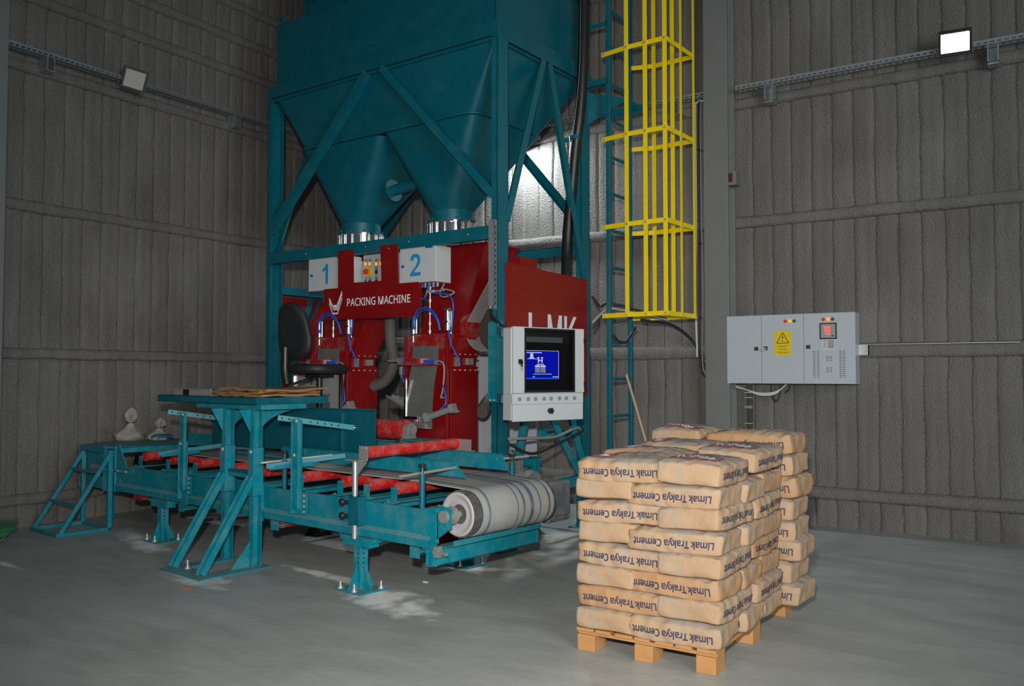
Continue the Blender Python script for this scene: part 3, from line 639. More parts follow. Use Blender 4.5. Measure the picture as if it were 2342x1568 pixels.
for x, y, hor in ((0.49, 1.421, 1), (0.69, 1.421, 1), (0.895, 1.421, 1), (0.918, 1.72, 0), (0.918, 2.015, 0), (0.68, 2.04, 1), (0.47, 2.045, 1)):
    b = B()
    if hor: b.box(x-0.022, x+0.022, y-0.006, y, 2.055, 7.2)
    else: b.box(x-0.003, x+0.003, y-0.022, y+0.022, 2.055, 7.2)
    part('cage_strap', b, YEL, lad)
b = B(); b.box(0.0, LXX, YR0-0.02, YR0-0.01, 4.37, 4.44); b.box(0.0, LXX, YR0-0.02, YR0+0.03, 4.37, 4.378); b.bolt((0.08, YR0-0.02, 4.40), (0, -1, 0)); part('bracket', b, TEAL, lad)
for zz, yy in ((4.98, YR0), (5.45, YR0)):
    b = B(); b.box(0.0, LXX, yy-0.02, yy-0.012, zz-0.02, zz+0.02); part('bracket', b, TEAL, lad)
b = B(); b.prism([(0.0, YR0+0.02, 4.34), (0.0, YR0+0.02, 4.02), (0.24, YR1, 4.34)], (0, 0.01, 0)); b.box(-0.05, 0.40, YR1+0.02, YR1+0.03, 4.18, 4.27); b.prism([(0.24, YR1+0.02, 4.35), (0.24, YR1+0.02, 4.2), (0.42, YR1+0.02, 4.2)], (0, 0.01, 0)); part('gusset_plate', b, TEAL, lad)

# black hose down the right side of the silo
t = thing('rubber_hose', 'long black rubber hose hanging down the right side of the silo', 'hose', MF, (0.1, 1.25, 5.2))
b = B(); b.tube([(0.10, 1.25, 7.2), (0.115, 1.25, 5.2), (0.10, 1.25, 4.5), (0.06, 1.26, 4.05), (-0.005, 1.28, 3.7), (-0.06, 1.30, 3.3), (-0.10, 1.30, 2.95), (-0.105, 1.28, 2.7), (-0.07, 1.20, 2.4), (-0.12, 1.1, 2.1)], 0.052, 20, 20, 0.0025)
part('hose_wall', b, RUBBER, t)
b = B(); b.tube([(0.102, 1.197, 6.0), (0.112, 1.196, 5.2), (0.10, 1.196, 4.5), (0.045, 1.206, 4.05), (-0.02, 1.226, 3.7), (-0.07, 1.246, 3.3)], 0.0022, 6, 20); part('bright_seam', b, GALV, t)
b = B(); b.cyl((0.010, 1.27, 3.80), (0.005, 1.27, 3.84), 0.062, 20); b.box(-0.085, -0.04, 1.21, 1.23, 3.78, 3.82); part('hose_clamp', b, TEAL, t)
b = B(); b.cyl((0.113, 1.25, 5.135), (0.113, 1.25, 5.20), 0.060, 20); part('hose_coupling', b, BLACK, t)

# ---------------------------------------------------------------- red sign plate, number boxes, switch panel
sign = thing('machine_sign_plate', 'red steel plate with white PACKING MACHINE lettering on the silo crossbeam', 'sign', MF, (-1.5, -0.01, 2.03))
Y0 = -0.018
b = B()
for poly in ([(-2.155, 2.355), (-2.155, 2.045), (-0.885, 2.035), (-0.895, 2.350)], [(-1.957, 2.725), (-1.952, 2.355), (-1.735, 2.355), (-1.742, 2.722)], [(-1.378, 2.725), (-1.358, 2.353), (-1.142, 2.353), (-1.156, 2.722)], [(-1.735, 2.395), (-1.735, 2.354), (-1.358, 2.354), (-1.358, 2.390)]):
    b.prism([(x, Y0, z) for x, z in poly], (0, 0.006, 0))
b.box(-0.892, -0.884, Y0, Y0+0.04, 2.036, 2.345)
part('plate', b, RED, sign)
b = B(); text(b, 'PACKING MACHINE', (-1.405, Y0-0.0015, 2.205), (1, 0, 0.000), (0, 0, 1), 0.1, 0.0014, fit=(0.835, 0.078)); part('lettering', b, LOGOW, sign)
b = B(); cx, cz = -1.985, 2.115
# V shaped emblem: folded double stroke
def q3(pts): b.add([(cx+x, Y0-0.0015, cz+z) for x, z in pts], [list(range(len(pts)))])
q3([(-0.093, 0.115), (-0.040, 0.030), (-0.022, 0.045), (-0.090, 0.155)]); q3([(-0.040, 0.030), (0.028, 0.030), (0.020, 0.045), (-0.022, 0.045)])
q3([(-0.058, 0.060), (-0.028, 0.022), (0.036, 0.022), (0.052, 0.062), (0.02, 0.075), (-0.02, 0.075)]); q3([(0.028, 0.030), (0.095, 0.165), (0.090, 0.215), (0.020, 0.075)])
q3([(-0.095, 0.088), (-0.042, -0.015), (-0.038, 0.000), (-0.090, 0.102)]); q3([(-0.042, -0.018), (0.032, -0.018), (0.028, -0.002), (-0.036, -0.002)]); q3([(0.032, -0.018), (0.095, 0.125), (0.094, 0.145), (0.026, -0.002)])
part('emblem', b, LOGOW, sign)
b = B()
for x in (-1.85, -1.27): b.bolt((x, Y0, 2.69), (0, -1, 0), 0.006, 0.004)
b.cyl((-1.46, Y0, 2.05), (-1.46, Y0-0.003, 2.05), 0.01, 10); pieces('screw', b, CHROME, sign)
def numbox(label, x0, x1, num, nx, nw, kx):
    t = thing('control_box', label, 'control box', MF, ((x0+x1)/2, 0.14, 2.35), 'numbered control boxes')
    b = B(); b.box(x0, x1, 0.045, 0.25, 2.350, 2.684); bd = part('box_body', b, WHITE, t, bevel=0.003)
    b = B(); b.box(x0, x1, 0.028, 0.043, 2.350, 2.684); d = part('door', b, WHITE, t, bevel=0.003)
    b = B(); zc = 2.515
    if num == '1':
        b.prism([(nx+x, 0.0265, zc+z) for x, z in ((0.0, -0.102), (0.037, -0.102), (0.037, 0.102), (0.010, 0.102), (-0.012, 0.070), (-0.045, 0.050), (-0.045, 0.018), (0.0, 0.040))], (0, 0.0015, 0))
    else:
        O = [(-0.062, 0.045), (-0.052, 0.085), (-0.025, 0.103), (0.02, 0.103), (0.05, 0.088), (0.063, 0.052), (0.058, 0.018), (0.035, -0.018), (0.0, -0.048), (-0.018, -0.068)]
        I = [(-0.028, 0.040), (-0.020, 0.060), (-0.008, 0.070), (0.010, 0.070), (0.022, 0.062), (0.027, 0.045), (0.023, 0.020), (0.005, -0.010), (-0.030, -0.042), (-0.060, -0.075)]
        for k_ in range(9): b.prism([(nx+x, 0.0265, zc+z) for x, z in (O[k_], O[k_+1], I[k_+1], I[k_])], (0, 0.0015, 0))
        b.prism([(nx+x, 0.0265, zc+z) for x, z in ((-0.068, -0.102), (0.066, -0.102), (0.066, -0.068), (-0.018, -0.068), (-0.060, -0.075))], (0, 0.0015, 0))
    part('numeral', b, CYAN, d)
    b = B(); b.cyl((kx, 0.028, 2.51), (kx, 0.016, 2.51), 0.014, 14); b.box(kx-0.004, kx+0.02, 0.012, 0.018, 2.50, 2.52); part('lock', b, BTUBE, d)
    b = B(); b.box(x1-0.12, x1-0.03, 0.0265, 0.028, 2.660, 2.682); part('maker_label', b, BTUBE, d)
    b = B()
    for k in range(5): xx = x1-0.25+k*0.05; b.cyl((xx, 0.12, 2.35), (xx, 0.12, 2.31), 0.012, 10)
    pieces('cable_gland', b, STEELD, t)
    return t
numbox('white control box with a blue numeral 1, left of the red sign plate', -2.440, -1.900, '1', -2.185, 0.075, -2.385)
numbox('white control box with a blue numeral 2, right of the red sign plate', -1.165, -0.727, '2', -0.970, 0.135, -1.122)
t = thing('switch_panel', 'white switch panel with orange lamps seen through the gap in the red plate', 'switch panel', MF, (-1.7, 0.27, 2.4))
b = B(); b.box(-1.875, -1.45, 0.25, 0.40, 2.38, 2.705); pn = part('panel_box', b, WHITE, t)
b = B(); b.box(-2.02, -1.885, 0.27, 0.40, 2.36, 2.59); b.prism([(-1.93, 0.268, 2.38), (-1.88, 0.268, 2.38), (-1.93, 0.268, 2.50)], (0, 0.002, 0)); b.box(-1.97, -1.93, 0.25, 0.30, 2.59, 2.65); part('side_box', b, WHITE, t)
for x, zc, mm in ((-1.835, 2.625, LEDO), (-1.775, 2.622, LEDO), (-1.685, 2.615, LEDO), (-1.62, 2.612, LEDO), (-1.685, 2.535, BLACK), (-1.685, 2.44, BLACK), (-1.775, 2.44, BLACK), (-1.835, 2.445, mat('green_switch', (0.0, 0.2, 0.12), 0.4))):
    b = B(); b.box(x-0.018, x+0.018, 0.243, 0.25, zc-0.038, zc+0.038); hs = part('switch_housing', b, STEELD, t)
    b = B(); b.box(x-0.012, x+0.012, 0.236, 0.243, zc-0.03, zc+0.004); part('switch_button', b, mm, hs)
b = B(); b.cyl((-1.80, 0.25, 2.53), (-1.80, 0.225, 2.53), 0.045, 20); part('emergency_collar', b, SIGNY, t)
b = B(); b.cyl((-1.80, 0.225, 2.53), (-1.80, 0.20, 2.53), 0.028, 20); part('emergency_button', b, LEDR, t)

# galvanised cable duct on the silo post
t = thing('cable_duct', 'galvanised vertical cable duct on the front right silo post', 'cable duct', MF, (-0.03, -0.03, 2.06))
b = B(); b.box(-0.070, -0.005, -0.035, -0.030, 2.06, 2.83); b.box(-0.012, -0.005, -0.035, -0.001, 2.06, 2.83)
part('duct_face', b, GALV, t)
b = B()
for k in range(14): b.box(-0.0045, -0.0035, -0.026, -0.014, 2.10+k*0.05, 2.13+k*0.05)
part('duct_slots', b, DARKIN, t)
b = B(); b.bolt((-0.06, -0.035, 2.08), (0, -1, 0), 0.008, 0.008); b.bolt((-0.01, -0.035, 2.08), (0, -1, 0), 0.008, 0.008); pieces('bolt', b, CHROME, t)

# ---------------------------------------------------------------- filling units
def filling_unit(dx, label, full):
    U = lambda x: x+dx
    t = thing('filling_unit', label, 'filling machine', MF, (U(-0.8), 0.2, 0), 'bag filling units')
    b = B(); b.box(U(-1.055), U(-0.575), 0.0, 0.33, 0.03, 1.60); b.box(U(-0.578), U(-0.548), -0.014, 0.02, 0.03, 1.86); b.box(U(-1.07), U(-1.055), -0.012, 0.02, 0.03, 1.86)
    b.box(U(-1.10), U(-0.52), -0.05, 0.38, 0.0, 0.03)
    part('column', b, RED, t, bevel=0.004)
    b = B(); b.hexa([(U(-1.055), 0.0, 1.60), (U(-0.575), 0.0, 1.60), (U(-0.575), 0.33, 1.60), (U(-1.055), 0.33, 1.60)], [(U(-1.055), 0.04, 1.87), (U(-0.575), 0.04, 1.87), (U(-0.575), 0.33, 1.87), (U(-1.055), 0.33, 1.87)])
    b.box(U(-1.06), U(-0.60), -0.10, 0.0, 1.585, 1.60); b.prism([(U(-1.05), 0.0, 1.60), (U(-0.72), 0.0, 1.60), (U(-0.80), -0.09, 1.60), (U(-1.0), -0.09, 1.60)], (0, 0.0, 0.05))
    part('spout_housing', b, REDD, t, bevel=0.004)
    b = B(); b.hexa([(U(-0.98), 0.06, 1.676), (U(-0.51), 0.03, 1.676), (U(-0.51), 0.34, 1.676), (U(-0.98), 0.34, 1.676)], [(U(-1.08), 0.45, 2.72), (U(-0.47), 0.45, 2.72), (U(-0.47), 0.95, 2.72), (U(-1.08), 0.95, 2.72)])
    b.box(U(-1.10), U(-0.45), 0.43, 0.97, 2.72, 2.735)
    ch = part('feed_chute', b, RED, t)
    b = B(); b.box(U(-0.54), U(-0.50), 0.02, 0.36, 0.05, 1.56); b.box(U(-0.56), U(-0.49), -0.01, 0.36, 1.56, 1.575); b.box(U(-0.56), U(-0.49), -0.01, 0.36, 1.66, 1.675); b.box(U(-0.54), U(-0.51), 0.0, 0.34, 1.575, 1.66)
    sd = part('side_column', b, RED, t)
    b = B()
    for k in range(5): b.bolt((U(-0.49), 0.02+k*0.075, 1.548), (0, 0, -1), 0.008, 0.012); b.bolt((U(-0.49), 0.02+k*0.075, 1.68), (0, 0, 1), 0.007, 0.01)
    b.box(U(-0.505), U(-0.495), 0.04, 0.10, 1.57, 1.67); b.box(U(-0.508), U(-0.48), 0.20, 0.28, 1.59, 1.65)
    pieces('bolt', b, STEELD, sd)
    b = B()
    for x, y, z0, z1, r in ((-0.985, 0.02, 1.87, 2.03, 0.016), (-0.955, 0.03, 1.88, 2.04, 0.012), (-0.60, 0.05, 1.90, 2.08, 0.020), (-0.565, 0.06, 1.87, 2.07, 0.016)): b.cyl((U(x), y, z0), (U(x), y, z1), r, 14)
    for x, y, z0, z1 in ((-0.985, 0.02, 2.03, 2.045), (-0.985, 0.02, 1.86, 1.875), (-0.60, 0.05, 2.08, 2.10), (-0.60, 0.05, 1.97, 1.985)): b.box(U(x)-0.026, U(x)+0.026, y-0.022, y+0.022, z0, z1)
    b.cyl((U(-0.985), 0.02, 1.80), (U(-0.985), 0.02, 1.87), 0.009, 10)
    pieces('air_cylinder', b, CHROME, t)
    b = B(); b.cyl((U(-0.79), 0.03, 1.87), (U(-0.79), 0.03, 2.30), 0.007, 10)
    for z in (1.88, 1.95, 2.05, 2.16, 2.24): b.cyl((U(-0.79), 0.03, z), (U(-0.79), 0.03, z+0.028), 0.014, 8)
    b.box(U(-0.82), U(-0.74), 0.01, 0.05, 2.245, 2.27); b.cyl((U(-0.74), 0.03, 2.258), (U(-0.62), 0.03, 2.262), 0.008, 8)
    part('valve_rod', b, STEEL, t)
    for pts in ([(-0.94, 0.0, 1.92), (-0.93, -0.02, 2.0), (-0.86, -0.03, 2.09), (-0.74, -0.03, 2.10), (-0.65, -0.02, 2.02), (-0.625, 0.0, 1.90)],
                [(-0.93, 0.01, 1.92), (-0.91, -0.01, 2.0), (-0.85, -0.02, 2.07), (-0.75, -0.02, 2.08), (-0.66, -0.01, 2.0), (-0.64, 0.01, 1.90)],
                [(-0.90, 0.10, 2.33), (-0.93, 0.06, 2.28), (-0.92, 0.04, 2.22), (-0.84, 0.03, 2.20), (-0.80, 0.05, 2.33)],
                [(-0.78, 0.08, 2.33), (-0.80, 0.06, 2.26), (-0.72, 0.04, 2.24), (-0.58, 0.04, 2.22), (-0.52, 0.05, 2.15), (-0.53, 0.06, 2.0), (-0.54, 0.05, 1.88)],
                [(-0.53, 0.0, 1.90), (-0.50, 0.0, 1.78), (-0.44, 0.02, 1.66), (-0.42, 0.03, 1.58)],
                [(-0.56, -0.04, 1.42), (-0.52, -0.05, 1.33), (-0.51, -0.06, 1.24), (-0.55, -0.08, 1.20)],
                [(-1.10, 0.06, 1.75), (-1.12, 0.05, 1.60), (-1.11, 0.03, 1.48), (-1.06, 0.0, 1.42)]):
        b = B(); b.tube([(U(x), y-0.02, z) for x, y, z in pts], 0.0075, 8, 8); part('air_tube', b, BTUBE, t)
    for pts in ([(-0.66, 0.08, 2.33), (-0.70, 0.06, 2.24), (-0.62, 0.03, 2.20), (-0.52, 0.05, 2.24), (-0.66, 0.06, 2.28)], [(-0.74, -0.04, 1.60), (-0.60, -0.05, 1.62), (-0.55, -0.05, 1.56), (-0.56, -0.06, 1.36), (-0.58, -0.06, 1.30), (-0.54, -0.06, 1.30)]):
        b = B(); b.tube([(U(x), y, z) for x, y, z in pts], 0.008, 8, 8); part('cable', b, GCABLE, t)
    # stainless bag chair plate and clamp
    b = B(); pts = [(0.0, 1.76), (-0.012, 1.60), (-0.05, 1.45), (-0.08, 1.25), (-0.085, 1.02)]
    for i in range(4):
        (y0, z0), (y1, z1) = pts[i], pts[i+1]
        b.hexa([(U(-0.945), y0-0.025, z0), (U(-0.64), y0-0.025, z0), (U(-0.64), y0-0.021, z0), (U(-0.945), y0-0.021, z0)], [(U(-0.955), y1-0.025, z1), (U(-0.64), y1-0.025, z1), (U(-0.64), y1-0.021, z1), (U(-0.955), y1-0.021, z1)])
    part('bag_plate', b, PLEXI, t)
    b = B(); b.box(U(-0.968), U(-0.948), -0.118, -0.10, 0.72, 1.47); b.box(U(-0.966), U(-0.80), -0.125, -0.118, 1.085, 1.125); b.box(U(-0.90), U(-0.87), -0.03, -0.02, 1.50, 1.66)
    part('plate_edge', b, CHROME, t)
    b = B(); b.cyl((U(-0.80), -0.12, 1.105), (U(-0.70), -0.10, 1.13), 0.009, 10); b.cyl((U(-0.70), -0.10, 1.12), (U(-0.43), -0.06, 1.21), 0.030, 16)
    b.bar((U(-0.72), -0.105, 1.115), (U(-0.69), -0.10, 1.125), 0.075, 0.075); b.bar((U(-0.46), -0.065, 1.20), (U(-0.42), -0.06, 1.212), 0.075, 0.075)
    b.bolt((U(-0.42), -0.09, 1.18), (1, 0, 0), 0.01, 0.03); b.bolt((U(-0.42), -0.04, 1.18), (1, 0, 0), 0.01, 0.03)
    part('clamp_cylinder', b, STEELD, t)
    b = B(); n = 7; ringsL = []
    for i in range(6):
        k = i/5; xx = U(-1.23+0.25*k); w = 0.02+0.05*math.sin(math.pi*min(1, k+0.25)*0.6); zc = 1.31-0.05*k
        ringsL.append([V((xx, -0.04+w*math.cos(math.pi*j/n), zc-0.10*math.sin(math.pi*j/n)*(0.4+0.6*k))) for j in range(n+1)]+[V((xx, -0.04+(w-0.006)*math.cos(math.pi*j/n), zc+0.006-0.10*math.sin(math.pi*j/n)*(0.4+0.6*k))) for j in range(n, -1, -1)])
    b.ring_loft(ringsL); b.box(U(-1.06), U(-0.95), -0.06, 0.01, 1.19, 1.25); part('bag_saddle', b, STEELD, t)
    b = B(); b.box(U(-0.78), U(-0.70), -0.07, -0.03, 1.60, 1.635); b.cyl((U(-0.80), -0.05, 1.62), (U(-0.66), -0.05, 1.615), 0.018, 12); part('blue_actuator', b, BTUBE, t)
    b = B(); b.cyl((U(-1.20), 0.10, 1.66), (U(-1.20), 0.10, 1.58), 0.022, 14); b.box(U(-1.235), U(-1.165), 0.07, 0.13, 1.60, 1.66); b.cyl((U(-1.20), 0.10, 1.58), (U(-1.20), 0.10, 1.50), 0.028, 14); b.cyl((U(-1.38), 0.10, 1.63), (U(-1.05), 0.10, 1.63), 0.010, 10); b.cyl((U(-1.20), 0.10, 1.50), (U(-1.20), 0.10, 1.47), 0.015, 10)
    part('air_regulator', b, STEELD, t)
    # drive: motor, pulley housing and perforated belt guard
    if full:
        b = B(); b.cyl((U(-0.515), 0.24, 1.93), (U(-0.465), 0.24, 1.93), 0.12, 24)
        for k in range(12): a = 2*math.pi*k/12; b.bar((U(-0.51), 0.24+0.12*math.cos(a), 1.93+0.12*math.sin(a)), (U(-0.47), 0.24+0.12*math.cos(a), 1.93+0.12*math.sin(a)), 0.012, 0.02)
        part('motor', b, REDD, t)
    if full:
        g = thing_guard(t)
    b = B(); b.box(U(-0.40), U(-0.20), 0.62, 0.90, 2.30, 2.60); b.box(U(-0.42), U(-0.18), 0.60, 0.92, 2.40, 2.412)
    for k in range(3): b.bolt((U(-0.20), 0.66+k*0.1, 2.47), (1, 0, 0), 0.01, 0.02)
    part('turbine_housing', b, RED, t)
    return t
def thing_guard(t):
    """oval perforated guard: a strip around two pulleys plus a perforated face"""
    b = B(); c0 = V((-0.295, 0.2, 1.90)); c1 = V((-0.13, 0.2, 2.26)); r0, r1 = 0.19, 0.12
    def outline(k):
        ax = (c1-c0).normalized(); px = V((ax.z, 0, -ax.x)); pts = []
        for i in range(17): a = math.pi*i/16; pts.append(c0+px*(-r0*math.cos(a))*k-ax*r0*math.sin(a)*k)
        for i in range(9): a = math.pi*i/8; pts.append(c1+px*(r1*math.cos(a))*k+ax*r1*math.sin(a)*k)
        return pts
    O = outline(1.0); P = []
    n = len(O)
    for i in range(n):
        a, c = O[i], O[(i+1) % n]; m = max(1, int((c-a).length/0.022))
        for j in range(m): P.append(a.lerp(c, j/m))
    n = len(P); ys = [0.175, 0.195, 0.215, 0.235, 0.255, 0.275, 0.295, 0.315, 0.335, 0.355]
    for i in range(n):
        a, c = P[i], P[(i+1) % n]
        p0 = V((a.x, ys[0], a.z)); p1 = V((a.x, ys[-1], a.z)); b.bar(p0, p1, 0.010, 0.004)
    for y in ys:
        for i in range(n):
            a, c = P[i], P[(i+1) % n]; b.bar((a.x, y, a.z), (c.x, y, c.z), 0.003, 0.010, (0, 1, 0))
    part('belt_guard', b, MESHW, t)
    b = B(); I = outline(0.97); b.prism([(p.x, 0.362, p.z) for p in I], (0, 0.003, 0)); part('guard_back_plate', b, mat('dark_guard_back', (0.045, 0.045, 0.042), 0.7), t)
    return b
filling_unit(0.0, 'right red bag filling unit under control box 2 with the perforated belt guard', True)
filling_unit(-1.278, 'left red bag filling unit under control box 1, behind the swivel chair', False)
b = B(); b.tube([(-0.52, 0.45, 1.15), (-0.62, 0.75, 1.28), (-0.45, 0.85, 1.42), (-0.25, 0.9, 1.60)], 0.06, 18, 14, 0.006); solo('corrugated_hose', b, DHOSE, 'grey corrugated dust hose beside the right filling unit', 'hose', MF, (-0.5, 0.7, 1.15))
b = B(); b.tube([(-1.62, 0.40, 2.45), (-1.60, 0.35, 2.1), (-1.56, 0.32, 1.85), (-1.52, 0.32, 1.62), (-1.62, 0.32, 1.45), (-1.78, 0.30, 1.38)], 0.055, 18, 14, 0.002); solo('dust_hose', b, DHOSE, 'grey dust hose hanging between the two filling units', 'hose', MF, (-1.6, 0.3, 1.4))
b = B(); b.cyl((-1.62, 0.38, 1.86), (-1.05, 0.38, 1.85), 0.012, 10); b.cyl((-1.62, 0.38, 1.83), (-1.05, 0.38, 1.82), 0.008, 10); solo('air_pipe', b, GCABLE, 'thin grey pipes between the two filling units', 'pipe', MF, (-1.3, 0.38, 1.84))
b = B(); b.box(-1.9, -0.35, 1.10, 1.12, 0.70, 1.75); b.box(-1.05, -1.03, 1.085, 1.10, 0.70, 1.75); solo('rear_cover', b, GREYC, 'grey sheet cover behind the filling units', 'cover', MF, (-1.0, 1.1, 0.7))
b = B(); b.box(-1.9, -0.35, 1.02, 1.18, 0.60, 0.70); b.box(-1.9, -1.84, 1.04, 1.16, 0, 0.6); b.box(-0.41, -0.35, 1.04, 1.16, 0, 0.6); solo('cover_stand', b, TEALD, 'teal base frame under the grey sheet cover', 'stand', MF, (-1.0, 1.1, 0))
# red side panels bolted to the silo frame
b = B(); b.prism([(0.006, 0.125, 2.475), (0.006, 1.475, 2.445), (0.006, 1.475, 1.29), (0.006, 0.125, 1.30)], (0.004, 0, 0)); b.box(0.004, 0.026, 0.105, 0.128, 1.30, 2.475)
sp = part('side_panel', b, RED, silo, 'red side panel with white lettering')
b = B()
for ch, y, w in (('L', 0.545, 0.185), ('M', 0.885, 0.245), ('K', 1.16, 0.225)): text(b, ch, (0.0115, y, 1.88), (0, 1, 0), (0, 0, 1), 0.3, 0.004, fit=(w, 0.36))
part('lettering', b, LOGOW, sp)
b = B(); b.prism([(WX0+0.02, 0.17, 2.34), (WX0+0.02, 1.45, 2.34), (WX0+0.02, 1.45, 1.35), (WX0+0.02, 0.17, 1.35)], (0.004, 0, 0)); part('side_panel', b, RED, silo, 'plain red side panel')
# stainless service plates behind the chair
t = thing('steel_shield', 'bright stainless shield plates under the chair seat', 'shield', MF, (-1.95, -0.15, 0.5))
b = B(); b.box(-2.40, -1.74, -0.17, -0.166, 0.55, 1.50); part('shield_plate', b, STEEL, t)
b = B(); b.box(-1.745, -1.728, -0.19, -0.15, 0.0, 1.52); b.box(-2.41, -2.394, -0.19, -0.15, 0.0, 1.50); pieces('shield_edge', b, CHROME, t)

# big red discharge roller at the spouts
t = thing('discharge_roller', 'thick dusty red roller with a bearing block below the filling spouts', 'roller', MF, (-1.2, -0.20, 0.6))
b = B(); b.cyl((-1.66, -0.20, 1.01), (-0.865, -0.20, 1.01), 0.088, 32); b.cyl((-0.865, -0.2, 1.01), (-0.80, -0.2, 1.01), 0.03, 16); part('roller_shell', b, REDR, t)
b = B(); b.box(-0.86, -0.80, -0.29, -0.11, 0.905, 0.935); b.cyl((-0.855, -0.20, 1.01), (-0.80, -0.20, 1.01), 0.062, 20); b.prism([(-0.855, -0.27, 0.93), (-0.855, -0.13, 0.93), (-0.855, -0.15, 1.01), (-0.855, -0.25, 1.01)], (0.05, 0, 0)); b.cyl((-0.80, -0.2, 1.01), (-0.775, -0.2, 1.01), 0.045, 16)
part('bearing_block', b, STEELD, t)
b = B(); b.box(-1.68, -0.62, -0.29, -0.11, 0.87, 0.90); b.box(-0.82, -0.50, -0.33, -0.07, 0.925, 0.935)
for x in (-1.62, -0.72): b.box(x-0.03, x+0.03, -0.22, -0.17, 0.0, 0.87)
part('roller_stand', b, TEALD, t)

# ---------------------------------------------------------------- swivel chair on its pedestal
ch = thing('swivel_chair', 'black padded swivel chair behind the bag table', 'chair', MF, (-1.86, -0.33, 0))
def pad(b, c, f, hw, hl, th, egg=0.0, n=28, up=None, curve=0.0):
    """rounded cushion: f = long axis, up = thickness axis"""
    f = V(f).normalized(); up = V(up).normalized(); s = f.cross(up); c = V(c); rings = []
    for k, (sc, o) in enumerate(((0.86, -1.0), (0.97, -0.72), (1.0, -0.2), (1.0, 0.3), (0.96, 0.75), (0.80, 1.0))):
        r = []
        for i in range(n):
            a = 2*math.pi*i/n; ca, sa = math.cos(a), math.sin(a)
            ex = 0.72; x = math.copysign(abs(ca)**ex, ca); y = math.copysign(abs(sa)**ex, sa)
            w = hw*(1-egg*x)
            r.append(c+f*(hl*x*sc)+s*(w*y*sc)+up*(th*o+curve*y*y))
        rings.append(r)
    return b.ring_loft(rings)
fx = V((0.06, 1.0, 0)).normalized(); sx_ = V((fx.y, -fx.x, 0))
seatc = V((-1.86, -0.33, 1.555)); backc = V((-1.94, -0.60, 1.90))
b = B(); pad(b, seatc, fx, 0.235, 0.26, 0.045, 0.08, up=(0, 0, 1)); part('seat', b, BLACKF, ch)
b = B(); upb = (V((0, 0, 1))-fx*0.08-V((0.10, 0, 0))).normalized(); pad(b, backc, upb, 0.225, 0.27, 0.035, 0.16, up=tuple(fx*-1), curve=-0.03); part('backrest', b, BLACKF, ch)
b = B(); p0 = backc-fx*0.07-V((0, 0, 0.14)); b.tube([tuple(p0), tuple(p0-V((0, 0, 0.10))), tuple(p0-V((0, 0, 0.22))-fx*0.0), tuple(p0-V((0, 0, 0.34))+fx*0.02)], 0.036, 14, 9, 0.007); part('spine_bellows', b, RUBBER, ch)
b = B(); b.box(seatc.x-0.10, seatc.x+0.10, seatc.y-0.09, seatc.y+0.09, 1.475, 1.525); b.bar(tuple(seatc-V((0, 0, 0.07))), tuple(p0-V((0, 0, 0.36))+fx*0.03), 0.06, 0.02)
b.cyl(tuple(seatc+V((0.02, -0.10, -0.08))), tuple(seatc+V((0.10, -0.20, -0.12))), 0.008, 8); part('tilt_mechanism', b, BLACK, ch)
b = B(); b.cyl((seatc.x, seatc.y, 0.10), (seatc.x, seatc.y, 1.48), 0.03, 16); b.cyl((seatc.x, seatc.y, 0.10), (seatc.x, seatc.y, 0.8), 0.042, 16); part('pedestal', b, BLACK, ch)
b = B()
for k in range(5): a = 2*math.pi*k/5+0.3; b.bar((seatc.x, seatc.y, 0.03), (seatc.x+0.12*math.cos(a), seatc.y+0.12*math.sin(a), 0.02), 0.03, 0.02)
b.cyl((seatc.x, seatc.y, 0.0), (seatc.x, seatc.y, 0.1), 0.13, 24, 0.05)
part('pedestal_base', b, BLACK, ch)

# ================================================================ OPERATOR TERMINAL
tm = thing('operator_terminal', 'white operator terminal with a blue monitor behind a window and a knob drawer', 'control terminal', TF, (0.37, 0.1, 1.14))
TW, Z0, Z1 = 0.748, 1.125, 1.888
b = B(); b.box(0.0, TW, 0.02, 0.13, Z0+0.01, 1.345); b.box(0.0, 0.012, 0.02, 0.13, 1.345, Z1-0.004); b.box(TW-0.012, TW, 0.02, 0.13, 1.345, Z1-0.004); b.box(0, TW, 0.02, 0.13, Z1-0.016, Z1-0.004); b.box(0, TW, 0.12, 0.13, 1.345, Z1-0.004)
part('enclosure', b, WHITE, tm, bevel=0.003)
b = B()
for x0_, x1_, z0_, z1_ in ((0.008, 0.121, 1.352, Z1), (0.654, 0.757, 1.352, Z1), (0.121, 0.654, 1.352, 1.356), (0.121, 0.654, Z1-0.008, Z1)): b.box(x0_, x1_, 0.0, 0.02, z0_, z1_)
dr = part('door_frame', b, WHITE, tm, bevel=0.003)
b = B(); b.box(0.121, 0.654, 0.004, 0.008, 1.356, Z1-0.008); part('window_pane', b, GLASS, dr)
b = B()
for x0_, x1_, z0_, z1_ in ((0.121, 0.135, 1.356, Z1-0.008), (0.640, 0.654, 1.356, Z1-0.008), (0.121, 0.654, 1.356, 1.37), (0.121, 0.654, Z1-0.024, Z1-0.008)): b.box(x0_, x1_, -0.003, 0.004, z0_, z1_)
part('window_seal', b, BLACK, dr)
b = B(); b.box(0.058, 0.092, -0.012, 0.0, 1.60, 1.625); b.cyl((0.075, -0.02, 1.60), (0.075, 0.0, 1.60), 0.018, 14); b.box(0.07, 0.08, -0.03, -0.02, 1.565, 1.605); part('door_lock', b, BLACK, dr)
b = B(); b.box(0.072, 0.079, -0.026, -0.022, 1.535, 1.56); part('door_key', b, CHROME, dr)
for zc in (1.785, 1.42): b = B(); b.box(0.752, 0.775, -0.004, 0.02, zc-0.02, zc+0.02); part('hinge', b, BLACK, dr)
